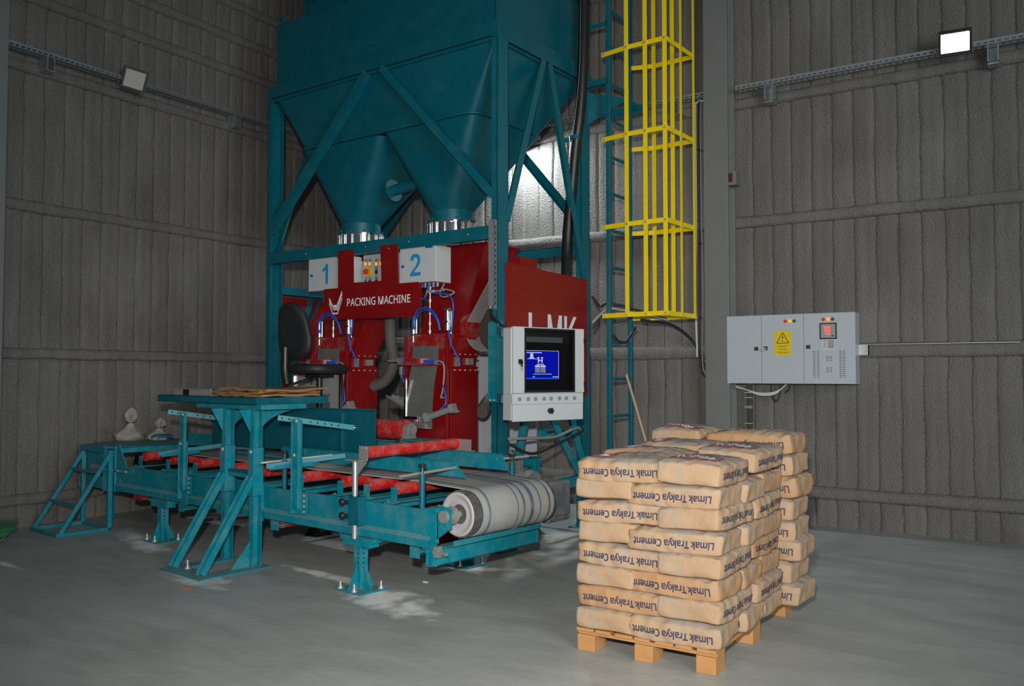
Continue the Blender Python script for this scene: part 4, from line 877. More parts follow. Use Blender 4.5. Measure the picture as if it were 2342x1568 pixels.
b = B(); b.box(0.015, TW-0.015, 0.10, 0.11, 1.35, Z1-0.02); b.box(0.013, 0.14, 0.02, 0.1, 1.35, Z1-0.02); part('inner_liner', b, BLACK, tm)
b = B(); b.box(0.155, 0.64, 0.050, 0.095, 1.385, 1.765); mo = part('monitor', b, BEZEL, tm)
b = B(); b.box(0.172, 0.520, 0.047, 0.050, 1.462, 1.700); part('screen', b, SCRB, mo)
b = B(); b.box(0.175, 0.518, 0.0455, 0.0465, 1.466, 1.474); part('task_bar', b, SCRL, mo)
b = B(); SY = 0.0450
def sb(x0_, x1_, z0_, z1_): b.box(x0_, x1_, SY, SY+0.001, z0_, z1_)
sb(0.175, 0.515, 1.697, 1.700); sb(0.177, 0.335, 1.679, 1.686); sb(0.512, 0.515, 1.47, 1.70); sb(0.185, 0.30, 1.629, 1.633)
sb(0.215, 0.245, 1.635, 1.675); sb(0.205, 0.255, 1.634, 1.642)
for xx in (0.288, 0.325): sb(xx, xx+0.024, 1.640, 1.645); sb(xx+0.006, xx+0.018, 1.60, 1.640); sb(xx-0.004, xx+0.030, 1.583, 1.590)
sb(0.295, 0.340, 1.615, 1.622); sb(0.265, 0.315, 1.563, 1.578); sb(0.322, 0.374, 1.563, 1.578); sb(0.245, 0.440, 1.504, 1.508); sb(0.24, 0.262, 1.480, 1.486); sb(0.45, 0.512, 1.480, 1.486)
part('screen_graphics', b, SCRW, mo)
b = B(); sb(0.265, 0.315, 1.518, 1.560); sb(0.322, 0.374, 1.518, 1.560); part('screen_buttons', b, SCRG, mo)
b = B(); b.box(0.175, 0.60, 0.098, 0.0995, 1.77, 1.815); b.box(0.585, 0.60, 0.097, 0.0985, 1.46, 1.815); part('inner_label_strip', b, mat('dim_grey_strip', (0.08, 0.09, 0.10), 0.5), tm)
b = B(); b.box(0.004, TW-0.004, 0.0, 0.02, 1.125, 1.262); dw = part('drawer', b, WHITE, tm, bevel=0.003)
b = B(); b.box(0.0, TW, 0.004, 0.02, 1.264, 1.349)
part('button_strip', b, WHITE, tm)
for k in range(8):
    x = 0.075+0.0815*k+(0.004 if k % 2 else -0.004); b = B(); b.cyl((x, 0.004, 1.3045), (x, -0.004, 1.3045), 0.0165, 18); part('blanking_plug', b, mat('plug_grey', (0.22, 0.24, 0.26), 0.5) if k == 0 else bpy.data.materials['plug_grey'], tm)
b = B(); b.cyl((0.378, 0.0, 1.205), (0.378, -0.03, 1.205), 0.022, 8)
for k in range(6): a = k*math.pi/3; b.sphere((0.378+0.018*math.cos(a), -0.028, 1.205+0.018*math.sin(a)), 0.009, n=8, m=6)
part('star_knob', b, BLACK, dw)
# bracket arm to the silo post
t = thing('terminal_bracket', 'teal bracket arm holding the operator terminal to the post', 'bracket', MF, (0.0, 0.0, 1.2))
b = B(); b.box(-0.06, 0.02, -0.05, -0.008, 1.27, 1.95); b.box(0.02, 0.10, -0.05, -0.042, 1.90, 1.95); b.box(0.02, 0.10, -0.05, -0.042, 1.27, 1.32); b.box(0.09, 0.10, -0.12, -0.042, 1.27, 1.95); b.bar((0.09, -0.10, 1.88), (0.235, -0.235, 1.84), 0.03, 0.06); b.bar((0.09, -0.10, 1.32), (0.235, -0.235, 1.30), 0.03, 0.06)
part('arm', b, TEALD, t)
b = B(); b.bolt((-0.04, -0.05, 1.285), (0, -1, 0), 0.009, 0.01); b.bolt((0.0, -0.05, 1.285), (0, -1, 0), 0.009, 0.01); pieces('bolt', b, CHROME, t)
b = B(); b.tube([(-0.04, -0.04, 2.06), (-0.02, -0.06, 2.00), (0.06, -0.10, 1.95), (0.16, -0.10, 1.89)], 0.012, 8); b.tube([(-0.03, -0.04, 2.06), (0.0, -0.08, 2.01), (0.08, -0.12, 1.96), (0.17, -0.12, 1.89)], 0.010, 8)
solo('terminal_cable', b, DCABLE, 'dark cables from the galvanised duct into the terminal', 'cable', MF, (0, -0.04, 2.0))
for k, pts in enumerate(([(-0.45, 1.45, 0.92), (0.0, 1.40, 0.96), (0.07, 0.9, 0.88), (0.06, 0.45, 0.80), (0.05, 0.12, 0.90)], [(-0.05, 1.50, 0.88), (0.06, 1.2, 0.99), (0.07, 0.8, 0.93), (0.06, 0.4, 0.94), (0.05, 0.1, 0.95)])):
    b = B(); b.tube(pts, 0.014, 8); solo('side_cable', b, (DCABLE, GCABLE)[k], ('black cable sagging along the low beam under the terminal', 'grey cable laid along the low beam under the terminal')[k], 'cable', MF, pts[0])
b = B(); b.tube([(-0.28, 0.5, 1.02), (-0.30, 0.35, 0.9), (-0.42, 0.3, 0.6), (-0.45, 0.3, 0.3)], 0.006, 6); b.tube([(-0.28, 0.5, 1.02), (-0.20, 0.35, 0.92), (-0.17, 0.3, 0.7), (-0.18, 0.3, 0.35)], 0.006, 6)
solo('earth_wire', b, YGREEN, 'thin yellow green wires hanging behind the front post', 'wire', MF, (-0.28, 0.5, 0.35))
for k, pts in enumerate(([(0.02, 1.56, 2.28), (0.12, 1.55, 2.18), (0.25, 1.56, 2.20), (0.60, 2.05, 2.06)], [(0.02, 1.56, 2.02), (0.15, 1.60, 2.14), (0.26, 1.62, 2.15), (0.62, 2.05, 2.05)], [(0.02, 1.56, 1.96), (0.13, 1.60, 2.10), (0.24, 1.58, 1.9), (0.27, 1.75, 1.82), (0.30, 1.95, 1.98)])):
    b = B(); b.tube(pts, 0.013, 8); solo('feed_cable', b, (DCABLE, STEELD, DCABLE)[k], ('dark cable from the silo frame to the ladder, uppermost', 'grey braided cable tied to the ladder rail', 'black cable sagging in a loop behind the ladder rail')[k], 'cable', MF, pts[0])

# ================================================================ BELT CONVEYOR (conveyor frame)
cv = thing('belt_conveyor', 'teal belt conveyor with red rollers running in front of the packing machine', 'conveyor', CF, (-1.4, 0.5, 0))
CX0, CX1, CW = -3.62, 0.70, 1.03
def side_beam(b, y, s):
    """folded sheet beam; s=-1 front side (flanges face outwards), s=1 back"""
    pts = [(0.06, 0.612), (0.0, 0.620), (0.0, 0.455), (-0.028, 0.430), (-0.028, 0.380), (0.030, 0.372)]
    t = 0.006
    for (a, za), (c, zc) in zip(pts[:-1], pts[1:]):
        d = V((0, (c-a)*-s, zc-za)).normalized(); n = V((0, -d.z, d.y))*t
        p = [V((CX0, y+a*-s, za)), V((CX0, y+c*-s, zc)), V((CX0, y+c*-s, zc))+n, V((CX0, y+a*-s, za))+n]
        b.prism(p, (CX1-CX0, 0, 0))
for y, s in ((0.0, -1), (CW, 1)):
    b = B(); side_beam(b, y, s); sbm = part('side_beam', b, TEALD, cv)
    if s < 0:
        b = B(); b.box(-1.29, -1.20, -0.012, 0.0, 0.35, 0.64); b.box(-1.85, -1.76, -0.012, 0.0, 0.35, 0.64)
        for x in (-1.30, -1.19): b.box(x, x+0.008, -0.035, 0.0, 0.35, 0.645)
        part('splice_plate', b, TEALD, sbm)
        b = B()
        for z in (0.37, 0.42, 0.49, 0.56, 0.62): b.bolt((-1.245, -0.012, z), (0, -1, 0), 0.007, 0.008)
        pieces('bolt', b, STEEL, sbm)
        b = B()
        for x in (-2.52, -2.46, -2.27, -2.21): b.cyl((x, -0.0015, 0.57), (x, 0.001, 0.57), 0.007, 8); b.cyl((x, -0.0015, 0.46), (x, 0.001, 0.46), 0.007, 8)
        part('bolt_holes', b, DARKIN, sbm)
for x in (0.0, -2.757):
    for y in (0.0, CW+0.02):
        b = B(); b.box(x-0.035, x+0.035, y-0.035, y+0.035, 0.012, 0.37); b.box(x-0.17, x+0.17, y-0.05, y+0.05, 0.345, 0.372); b.box(x-0.14, x+0.14, y-0.045, y+0.045, 0.31, 0.345)
        for dx, dy in ((1, 0), (-1, 0), (0, 1), (0, -1)):
            ux = V((dx, dy, 0)); px = V((-dy, dx, 0))*0.005; c = V((x, y, 0.012))
            b.prism([c+ux*0.035-px, c+ux*0.115-px, c+ux*0.035+V((0, 0, 0.17))-px], px*2)
        lg = part('leg', b, TEALD, cv)
        b = B(); b.box(x-0.14, x+0.14, y-0.12, y+0.12, 0.0, 0.012); part('base_plate', b, TEALD, lg)
        b = B()
        for dx, dy in ((-0.11, -0.09), (0.05, -0.10), (0.11, 0.09)): b.cyl((x+dx, y+dy, 0.012), (x+dx, y+dy, 0.065), 0.009, 10); b.bolt((x+dx, y+dy, 0.012), (0, 0, 1), 0.016, 0.02)
        pieces('anchor_bolt', b, STEEL, lg)
        b = B()
        for k in range(5): b.cyl((x+0.036, y-0.005, 0.16+k*0.033), (x+0.0345, y-0.005, 0.16+k*0.033), 0.007, 8); b.cyl((x+0.012, y-0.036, 0.16+k*0.033), (x+0.012, y-0.0345, 0.16+k*0.033), 0.006, 8)
        part('adjustment_holes', b, DARKIN, lg)
for x in (-2.90, -2.45, -1.05, -0.13, 0.52):
    b = B(); b.box(x, x+0.09, -0.02, CW+0.04, 0.335, 0.343); b.box(x, x+0.006, -0.02, CW+0.04, 0.300, 0.343); b.box(x, x+0.09, -0.022, -0.016, 0.30, 0.372); b.bolt((x+0.05, -0.022, 0.35), (0, -1, 0), 0.008, 0.01)
    part('cross_tie', b, TEALD, cv)
for x in (-3.36, -1.12):
    b = B(); b.box(x, x+0.14, 0.02, CW-0.02, 0.315, 0.37); part('return_bracket', b, REDD, cv, 'dusty red bracket under the frame')
RX = (-3.32, -2.80, -2.33, -1.78, -1.33, -0.79, -0.315, -0.02, 0.267)
for x in RX:
    b = B(); b.cyl((x, 0.10, 0.715), (x, 0.95, 0.715), 0.043, 24); b.cyl((x, 0.06, 0.715), (x, 0.99, 0.715), 0.012, 10); r = part('roller', b, REDR, cv)
    b = B()
    for y in (0.065, 0.965): b.box(x-0.03, x+0.03, y-0.003, y+0.003, 0.63, 0.725); b.box(x-0.03, x+0.03, min(y, y+0.03*(1 if y < 0.5 else -1)), max(y, y+0.03*(1 if y < 0.5 else -1)), 0.628, 0.634); b.bolt((x, y-0.004, 0.715), (0, -1, 0), 0.009, 0.008)
    pieces('roller_bracket', b, TEALD, r)
    b = B(); b.box(x-0.04, x+0.04, 0.01, CW-0.01, 0.622, 0.630); b.box(x-0.04, x-0.034, 0.01, CW-0.01, 0.575, 0.622); b.bolt((x-0.02, 0.03, 0.63), (0, 0, 1), 0.008, 0.012); part('roller_support', b, TEALD, cv)
# drums and belt
DZ, DR = 0.588, 0.152; DX = 0.80
b = B(); b.cyl((DX, 0.155, DZ), (DX, 1.0, DZ), DR, 48)
for k in range(24):
    a = 2*math.pi*k/24
    for d in (1, -1): b.tube([(DX+(DR+0.001)*math.cos(a+d*i*0.10), 0.155+i*0.03, DZ+(DR+0.001)*math.sin(a+d*i*0.10)) for i in range(3)], 0.003, 4, 2)
dm = part('drive_drum', b, LAG, cv)
b = B(); N_ = 40; prof = [(0.145, 0.150), (0.140, 0.140), (0.125, 0.146), (0.110, 0.152), (0.085, 0.158), (0.075, 0.150), (0.060, 0.165), (0.03, 0.165)]
b.ring_loft([[V((DX+r*math.cos(2*math.pi*i/N_), y-0.006, DZ+r*math.sin(2*math.pi*i/N_))) for i in range(N_)] for r, y in prof], cap=False)
b.cyl((DX, 0.165, DZ), (DX, 0.160, DZ), 0.145, 40)
part('drum_end', b, DISC, dm)
b = B(); b.cyl((DX, 0.03, DZ), (DX, 0.17, DZ), 0.025, 20); b.cyl((DX, 0.05, DZ), (DX, 0.10, DZ), 0.058, 24); b.cyl((DX, 0.0, DZ), (DX, 0.05, DZ), 0.040, 24, 0.046); part('drum_bearing', b, STEELD, dm)
LX, LR = -3.45, 0.125
b = B(); b.cyl((LX, 0.12, 0.62), (LX, 0.97, 0.62), LR, 32); 
for k in range(16): b.cyl((LX, 0.125+k*0.052, 0.62), (LX, 0.145+k*0.052, 0.62), LR+0.006, 32)
part('tail_drum', b, RUBBER, cv)
b = B(); P = []
for i in range(13): a = math.radians(90+180*i/12); P.append((LX+(LR+0.012)*math.cos(a), 0.62+(LR+0.012)*math.sin(a)))
for x in (-2.8, -2.0, -1.0, 0.0, 0.6): P.append((x, 0.475+0.01*math.sin(x*3)))
for i in range(25): a = math.radians(-90+180*i/24); P.append((DX+(DR+0.005)*math.cos(a), DZ+(DR+0.005)*math.sin(a)))
for x in (0.55, 0.32, 0.10, -0.3, -0.8, -1.5, -2.3, -3.0): P.append((x, 0.764 if x < 0.35 else 0.754))
rings = []; n = len(P)
for i, (x, z) in enumerate(P):
    x0_, z0_ = P[i-1]; x1_, z1_ = P[(i+1) % n]; d = V((x1_-x0_, 0, z1_-z0_)).normalized(); nn = V((-d.z, 0, d.x))*0.007
    c = V((x, 0, z)); rings.append([c+V((0, 0.225, 0)), c+V((0, 0.97, 0)), c+nn+V((0, 0.97, 0)), c+nn+V((0, 0.225, 0))])
b.ring_loft(rings, cap=False, smooth=False, closed=True); bl = part('belt', b, BELT, cv)
b = B(); BL = mat('blue_belt_wear', (0.09, 0.13, 0.21), 0.7, dust=0.9, dustcol=(0.28, 0.29, 0.29), dscale=8)
for y0_, w_ in ((0.27, 0.018), (0.56, 0.010), (0.62, 0.02), (0.70, 0.035), (0.80, 0.012), (0.90, 0.02)):
    pp = []
    for i in range(26):
        a = math.radians(-60+150*i/25); pp.append((DX+(DR+0.0135)*math.cos(a), DZ+(DR+0.0135)*math.sin(a)))
    pp.append((0.3, 0.7722))
    for i in range(len(pp)-1):
        (xa, za), (xb, zb_) = pp[i], pp[i+1]; b.add([(xa, y0_, za), (xb, y0_, zb_), (xb, y0_+w_, zb_), (xa, y0_+w_, za)], [[0, 1, 2, 3]], True)
part('wear_stripes', b, BL, bl, 'blue worn stripes along the belt')
# right end
b = B(); b.box(0.68, 0.74, -0.03, CW+0.03, 0.265, 0.272); b.box(0.734, 0.74, -0.03, CW+0.03, 0.265, 0.365); b.box(0.68, 0.686, -0.03, CW+0.03, 0.265, 0.365); b.box(0.60, 0.68, 0.0, CW, 0.34, 0.35)
b.box(0.80, 0.806, 0.1, CW-0.02, 0.385, 0.42); part('end_channel', b, TEALD, cv)
for y in (0.0, CW+0.02):
    b = B(); b.box(0.62, 0.70, y-0.004, y+0.004, 0.36, 0.63); b.box(0.69, 0.745, y-0.006, y+0.006, 0.265, 0.64); b.prism([(0.74, y+0.02, 0.44), (0.86, y+0.02, 0.52), (0.86, y+0.02, 0.64), (0.74, y+0.02, 0.66)], (0, 0.008, 0))
    b.bolt((0.76, y-0.006, 0.625), (0, -1, 0), 0.012, 0.02); b.bolt((0.76, y-0.006, 0.43), (0, -1, 0), 0.012, 0.02)
    part('end_plate', b, TEALD, cv)
b = B(); b.cyl((0.74, -0.02, 0.36), (0.86, -0.02, 0.36), 0.012, 10); b.box(0.75, 0.79, -0.03, 0.01, 0.33, 0.40); part('belt_tensioner', b, STEELD, cv)
# left end
b = B(); b.prism([(x, -0.012, z) for x, z in ((-3.84, 0.355), (-3.60, 0.365), (-3.56, 0.50), (-3.44, 0.62), (-3.50, 0.70), (-3.60, 0.825), (-3.85, 0.80))], (0, 0.008, 0)); b.box(-3.85, -3.842, -0.05, -0.004, 0.355, 0.80); b.box(-3.655, -3.648, -0.03, -0.004, 0.37, 0.81)
hd = part('head_plate', b, TEALD, cv)
b = B()
for z in (0.79, 0.71): b.bolt((-3.73, -0.012, z), (0, -1, 0), 0.012, 0.014)
b.cyl((-3.90, -0.035, 0.575), (-3.74, -0.035, 0.575), 0.018, 12); b.cyl((-3.74, -0.035, 0.575), (-3.40, -0.035, 0.575), 0.013, 12); part('tension_screw', b, CHROME, hd)
b = B(); b.prism([(x, CW+0.01, z) for x, z in ((-3.84, 0.355), (-3.60, 0.365), (-3.44, 0.62), (-3.60, 0.825), (-3.85, 0.80))], (0, 0.008, 0)); part('head_plate', b, TEALD, cv)
# guide posts with perforated arms holding the guide sheet
for x in (-2.335, -0.69):
    b = B(); b.box(x-0.045, x+0.045, -0.035, -0.028, 0.36, 0.92) if x < -1 else b.box(x-0.04, x+0.04, -0.035, -0.028, 0.46, 1.16)
    b.box(x-0.045, x-0.038, -0.07, -0.028, 0.42, 0.92) if x < -1 else b.box(x-0.045, x-0.038, -0.07, -0.028, 0.46, 1.16)
    b.box(x-0.028, x+0.028, -0.062, -0.036, 0.50, 1.17); b.box(x+0.045, x+0.10, -0.03, -0.022, 0.46, 0.62)
    gp = part('guide_post', b, TEALD, cv)
    b = B()
    for z in (0.48, 0.52, 0.56, 0.60): b.bolt((x+0.07, -0.03, z), (0, -1, 0), 0.007, 0.008)
    b.bolt((x, -0.07, 0.90), (0, -1, 0), 0.01, 0.012); b.bolt((x+0.01, -0.06, 1.155), (0, -1, 0), 0.011, 0.014); pieces('bolt', b, STEEL, gp)
    b = B(); b.bar((x-0.17, -0.10, 1.175), (x+0.10, 0.42, 1.085), 0.005, 0.04); gpa = part('perforated_arm', b, TEALD, cv)
    b = B()
    for k in range(9):
        if k in (3,): continue
        t_ = k*0.055+0.03; c = V((x-0.17, -0.10, 1.175)).lerp(V((x+0.10, 0.42, 1.085)), t_/0.6); b.cyl(tuple(c+V((-0.0, -0.004, 0.0))), tuple(c+V((0.0, 0.004, 0))), 0.008, 8)
    part('arm_holes', b, DARKIN, gpa)
    b = B(); b.bar((x-0.28, -0.12, 0.800), (x+0.10, 0.33, 0.875), 0.006, 0.035); b.bar((x-0.28, -0.10, 0.785), (x+0.02, 0.10, 0.825), 0.006, 0.03); part('lower_arm', b, TEALD, cv)
b = B(); b.prism([(-2.66, 0.42, 0.83), (-0.335, 0.42, 0.905), (-0.345, 0.42, 1.236), (-2.66, 0.42, 1.219)], (0, 0.004, 0)); b.box(-2.66, -0.345, 0.42, 0.44, 1.216, 1.222); b.box(-0.735, -0.725, 0.40, 0.42, 0.90, 1.20); b.box(-0.74, -0.72, 0.405, 0.42, 1.05, 1.10)
gs = part('guide_sheet', b, TEALB, cv)
b = B(); b.bolt((-0.60, 0.42, 1.085), (0, -1, 0), 0.014, 0.02); b.bolt((-2.24, 0.42, 1.085), (0, -1, 0), 0.014, 0.02); pieces('bolt', b, CHROME, gs)
b = B(); b.box(-1.93, -1.45, 0.416, 0.42, 1.180, 1.205); part('maker_strip', b, mat('faded_strip', (0.10, 0.16, 0.17), 0.6), gs)
def skirt(y, x0_, x1_, xs, z0_, z1_):
    b = B(); b.prism([(x0_, y, z0_), (x1_, y, z0_), (xs, y, z1_), (x0_, y, z1_)], (0, 0.005, 0)); b.box(x0_, xs-0.02, y-0.016, y+0.005, z1_-0.003, z1_); return part('skirt_board', b, TEALD, cv)
skirt(0.33, -1.42, 0.69, 0.585, 0.800, 0.905); skirt(0.86, -0.30, 0.62, 0.555, 0.800, 0.918); skirt(0.86, -3.2, -0.32, -0.32, 0.80, 0.918)
b = B(); b.prism([(-3.36, 0.50, 0.80), (-2.62, 0.50, 0.83), (-2.62, 0.50, 0.94), (-3.40, 0.50, 0.92)], (0, 0.005, 0)); part('skirt_board', b, TEALD, cv)
b = B(); b.prism([(-2.3, 0.35, 0.80), (-1.42, 0.33, 0.80), (-1.42, 0.33, 0.82), (-2.3, 0.35, 0.82)], (0, 0.02, 0)); part('skirt_edge', b, TEALD, cv)
for x, y in ((-0.93, 0.0), (0.597, 0.0), (0.567, 0.95)):
    b = B(); b.cyl((x, y+0.015, 0.62), (x, y+0.015, 0.845), 0.020, 16); rp = part('rod_post', b, TEAL, cv)
    b = B(); b.cyl((x, y+0.015, 0.845), (x, y+0.015, 0.885), 0.008, 10); part('post_screw', b, CHROME, rp)
    b = B(); b.cyl((x, y+0.015, 0.885), (x, y+0.015, 0.912), 0.020, 8)
    for k in range(6): a = k*math.pi/3; b.sphere((x+0.02*math.cos(a), y+0.015+0.02*math.sin(a), 0.90), 0.009, n=8, m=6)
    part('star_knob', b, BLACK, rp)
b = B(); b.cyl((0.52, -0.12, 0.835), (0.60, 0.33, 0.865), 0.0105, 10); part('skirt_rod', b, STEELD, cv)
b = B(); b.cyl((-1.02, -0.14, 0.825), (-0.75, 0.33, 0.87), 0.0105, 10); part('skirt_rod', b, STEELD, cv)
b = B(); b.cyl((0.50, 0.86, 0.875), (0.60, 1.12, 0.885), 0.0105, 10); part('skirt_rod', b, STEELD, cv)
# chrome post with the upper red roller
b = B(); b.cyl((-0.015, -0.045, 0.36), (-0.015, -0.045, 0.90), 0.021, 20); part('steel_post', b, GALV, cv)
b = B(); b.box(-0.045, 0.06, -0.078, -0.006, 0.46, 0.655); b.cyl((-0.015, -0.045, 0.46), (-0.015, -0.045, 0.655), 0.034, 20); part('post_clamp', b, TEAL, cv)
for z in (0.515, 0.61):
    b = B(); b.cyl((-0.045, -0.055, z), (-0.10, -0.085, z), 0.012, 10); b.sphere((-0.105, -0.088, z), 0.026, 0.020, 0.026, 14, 8); part('clamp_knob', b, BLACK, cv)
b = B(); b.box(-0.09, 0.06, -0.08, 0.0, 0.900, 0.908); b.prism([(-0.01, -0.05, 0.90), (0.12, -0.05, 0.90), (-0.01, -0.05, 0.78)], (0, 0.005, 0)); b.box(-0.03, 0.06, 0.0, 0.006, 0.90, 1.00)
b.bolt((0.0, 0.0, 0.985), (0, -1, 0), 0.01, 0.01); b.bolt((0.035, 0.0, 0.985), (0, -1, 0), 0.01, 0.01); part('roller_hanger', b, STEELD, cv)
b = B(); b.cyl((0.02, 0.03, 0.955), (0.02, 0.93, 0.962), 0.043, 28); part('top_roller', b, REDR, cv)
b = B(); b.box(-0.03, 0.18, 0.93, 0.937, 0.86, 1.0); b.box(-0.02, 0.17, 0.90, 0.99, 0.906, 0.914); b.cyl((-0.015, 0.96, 0.60), (-0.015, 0.96, 0.95), 0.02, 16); part('roller_hanger', b, STEELD, cv)
# gear motor
b = B(); b.box(0.56, 0.82, 1.10, 1.36, 0.44, 0.70); b.box(0.60, 0.78, 1.36, 1.40, 0.48, 0.66); b.hexa([(0.58, 1.10, 0.40), (0.80, 1.10, 0.40), (0.80, 1.36, 0.40), (0.58, 1.36, 0.40)], [(0.56, 1.10, 0.44), (0.82, 1.10, 0.44), (0.82, 1.36, 0.44), (0.56, 1.36, 0.44)])
gm = part('gearbox', b, MOTOR, cv, bevel=0.015)
b = B(); b.cyl((0.56, 1.23, 0.66), (0.15, 1.23, 0.72), 0.075, 24); b.cyl((0.56, 1.23, 0.66), (0.50, 1.23, 0.67), 0.10, 24)
for k in range(14): a = 2*math.pi*k/14; b.bar((0.45, 1.23+0.08*math.cos(a), 0.68+0.08*math.sin(a)), (0.20, 1.23+0.08*math.cos(a), 0.71+0.08*math.sin(a)), 0.008, 0.014)
b.box(0.22, 0.40, 1.16, 1.30, 0.77, 0.86); part('motor', b, MOTOR, cv)
b = B(); b.cyl((0.72, 1.16, 0.70), (0.72, 1.16, 0.712), 0.012, 6); part('oil_plug', b, ORANGE, gm)

# ---------------------------------------------------------------- bag table
tb = thing('bag_table', 'tall teal steel table on two slanted-braced legs in front of the conveyor', 'table', CF, (-1.37, -0.1, 0))
b = B(); TT = [(-1.08, -0.15), (-2.60, -0.15), (-2.72, 0.0), (-2.72, 0.54), (-1.08, 0.54)]
b.prism([(x, y, 1.266) for x, y in TT], (0, 0, 0.006)); b.prism([(x, y, 1.316) for x, y in TT], (0, 0, 0.006))
for i in range(5):
    p, q = V((*TT[i], 1.266)), V((*TT[(i+1) % 5], 1.266)); b.prism([p, q, q+V((0, 0, 0.056)), p+V((0, 0, 0.056))], (0.0, 0.004, 0))
part('table_top', b, TEAL, tb)
b = B(); b.box(-2.0, -1.05, -0.12, 0.30, 1.228, 1.266); part('support_plate', b, TEALD, tb)
for x in (-1.20, -1.60):
    b = B(); y0_, y1_ = -0.12, -0.04
    b.box(x-0.003, x+0.004, y0_, y1_, 0.01, 1.23); b.box(x-0.003, x+0.055, y0_, y0_+0.006, 0.01, 1.23); b.box(x-0.003, x+0.055, y1_-0.006, y1_, 0.01, 1.23)
    lg = part('leg', b, TEALD, tb)
    b = B(); b.box(x-0.012, x+0.062, y0_-0.008, y1_+0.004, 0.56, 0.93); part('leg_sleeve', b, TEALD, lg)
    b = B(); b.bolt((x+0.025, y0_-0.008, 0.90), (0, -1, 0), 0.011, 0.01); part('sleeve_bolt', b, STEEL, lg)
    b = B(); n = 14; pts = [(x, y1_, 1.228), (x, y1_+0.46, 1.228)]
    for i in range(n+1):
        a = math.radians(90*i/n); pts.append((x, y1_+0.46-0.46*math.sin(a)*1.0, 1.228-0.21*(1-math.cos(a))-0.004))
    b.prism(pts, (0.005, 0, 0)); b.prism([(x+0.0, y0_, 1.228), (x+0.0, y0_-0.10, 1.228), (x+0.0, y0_, 1.05)], (0.005, 0, 0)); part('gusset', b, TEALD, tb)
    b = B(); b.ext((x+0.02, -0.52, 0.012), (x+0.02, -0.10, 0.69), (1, 0, 0), [(-0.035, 0.035, -0.003, 0.004), (-0.035, -0.029, -0.045, 0.0), (0.029, 0.035, -0.045, 0.0)]); part('brace', b, TEALD, tb)
b = B(); b.box(-1.60, -1.18, -0.10, -0.06, 0.72, 0.745); b.box(-1.60, -1.18, -0.10, -0.094, 0.69, 0.745); part('cross_bar', b, TEALD, tb)
b = B(); b.prism([(-1.67, -0.60, 0), (-1.08, -0.60, 0), (-1.08, 0.02, 0), (-1.25, 0.02, 0), (-1.25, -0.42, 0), (-1.55, -0.42, 0), (-1.55, 0.02, 0), (-1.67, 0.02, 0)], (0, 0, 0.01)); b.prism([(-1.195, -0.12, 0.01), (-1.195, -0.28, 0.01), (-1.195, -0.12, 0.20)], (0.006, 0, 0)); bp = part('base_plate', b, TEALD, tb)
for x, y in ((-1.50, -0.46), (-1.26, -0.50)):
    b = B(); b.cyl((x, y, 0.01), (x, y, 0.075), 0.010, 10); b.bolt((x, y, 0.01), (0, 0, 1), 0.018, 0.022); pieces('anchor_bolt', b, STEEL, bp)
t = thing('sheet_metal_tray', 'shiny galvanised tray lying on the bag table', 'tray', CF, (-2.0, 0.2, 1.322))
b = B(); b.box(-2.48, -1.85, -0.07, -0.066, 1.322, 1.376); b.box(-2.48, -1.85, -0.07, 0.38, 1.322, 1.326); b.box(-2.48, -1.85, 0.376, 0.38, 1.322, 1.378); b.box(-2.50, -1.85, -0.084, -0.066, 1.376, 1.381)
part('tray_sheet', b, STEEL, t)
b = B(); b.box(-2.30, -2.20, -0.076, -0.07, 1.324, 1.374); b.box(-2.484, -2.48, -0.07, 0.38, 1.322, 1.376); part('tray_end', b, BLACK, t)
def paper(b, x0_, x1_, y0_, y1_, z, amp, seed):
    nx, ny = 24, 8; vs = []
    for j in range(ny+1):
        for i in range(nx+1):
            x = x0_+(x1_-x0_)*i/nx; y = y0_+(y1_-y0_)*j/ny
            vs.append((x, y, z+amp*(noise.noise(V((x*5, y*4, seed)))+0.6)))
    n = nx+1; fs = [[j*n+i, j*n+i+1, (j+1)*n+i+1, (j+1)*n+i] for j in range(ny) for i in range(nx)]
    m = len(vs); vs2 = [(x, y, max(z-0.016-0.006*((i_ // 3) % 2), 1.3235)) for i_, (x, y, z) in enumerate(vs)]; b.add(vs+vs2, fs+[[m+k for k in f[::-1]] for f in fs]+[[i, m+i, m+i+1, i+1] for i in range(nx)]+[[i*n+nx, m+i*n+nx, m+(i+1)*n+nx, (i+1)*n+nx] for i in range(ny)], True)
for k, (x0_, x1_, y0_, y1_, z, am) in enumerate(((-1.70, -1.06, -0.10, 0.44, 1.338, 0.014), (-1.80, -1.10, -0.09, 0.46, 1.356, 0.018), (-1.72, -1.02, -0.08, 0.50, 1.374, 0.026))):
    b = B(); paper(b, x0_, x1_, y0_, y1_, z, am, k*3.7); solo('empty_paper_bag', b, KRAFTB, 'flat empty kraft bag on the bag table, %s of the pile' % ('bottom', 'middle', 'top')[k], 'paper bag', CF, (x0_, y0_, 1.323), 'empty bags on the table')

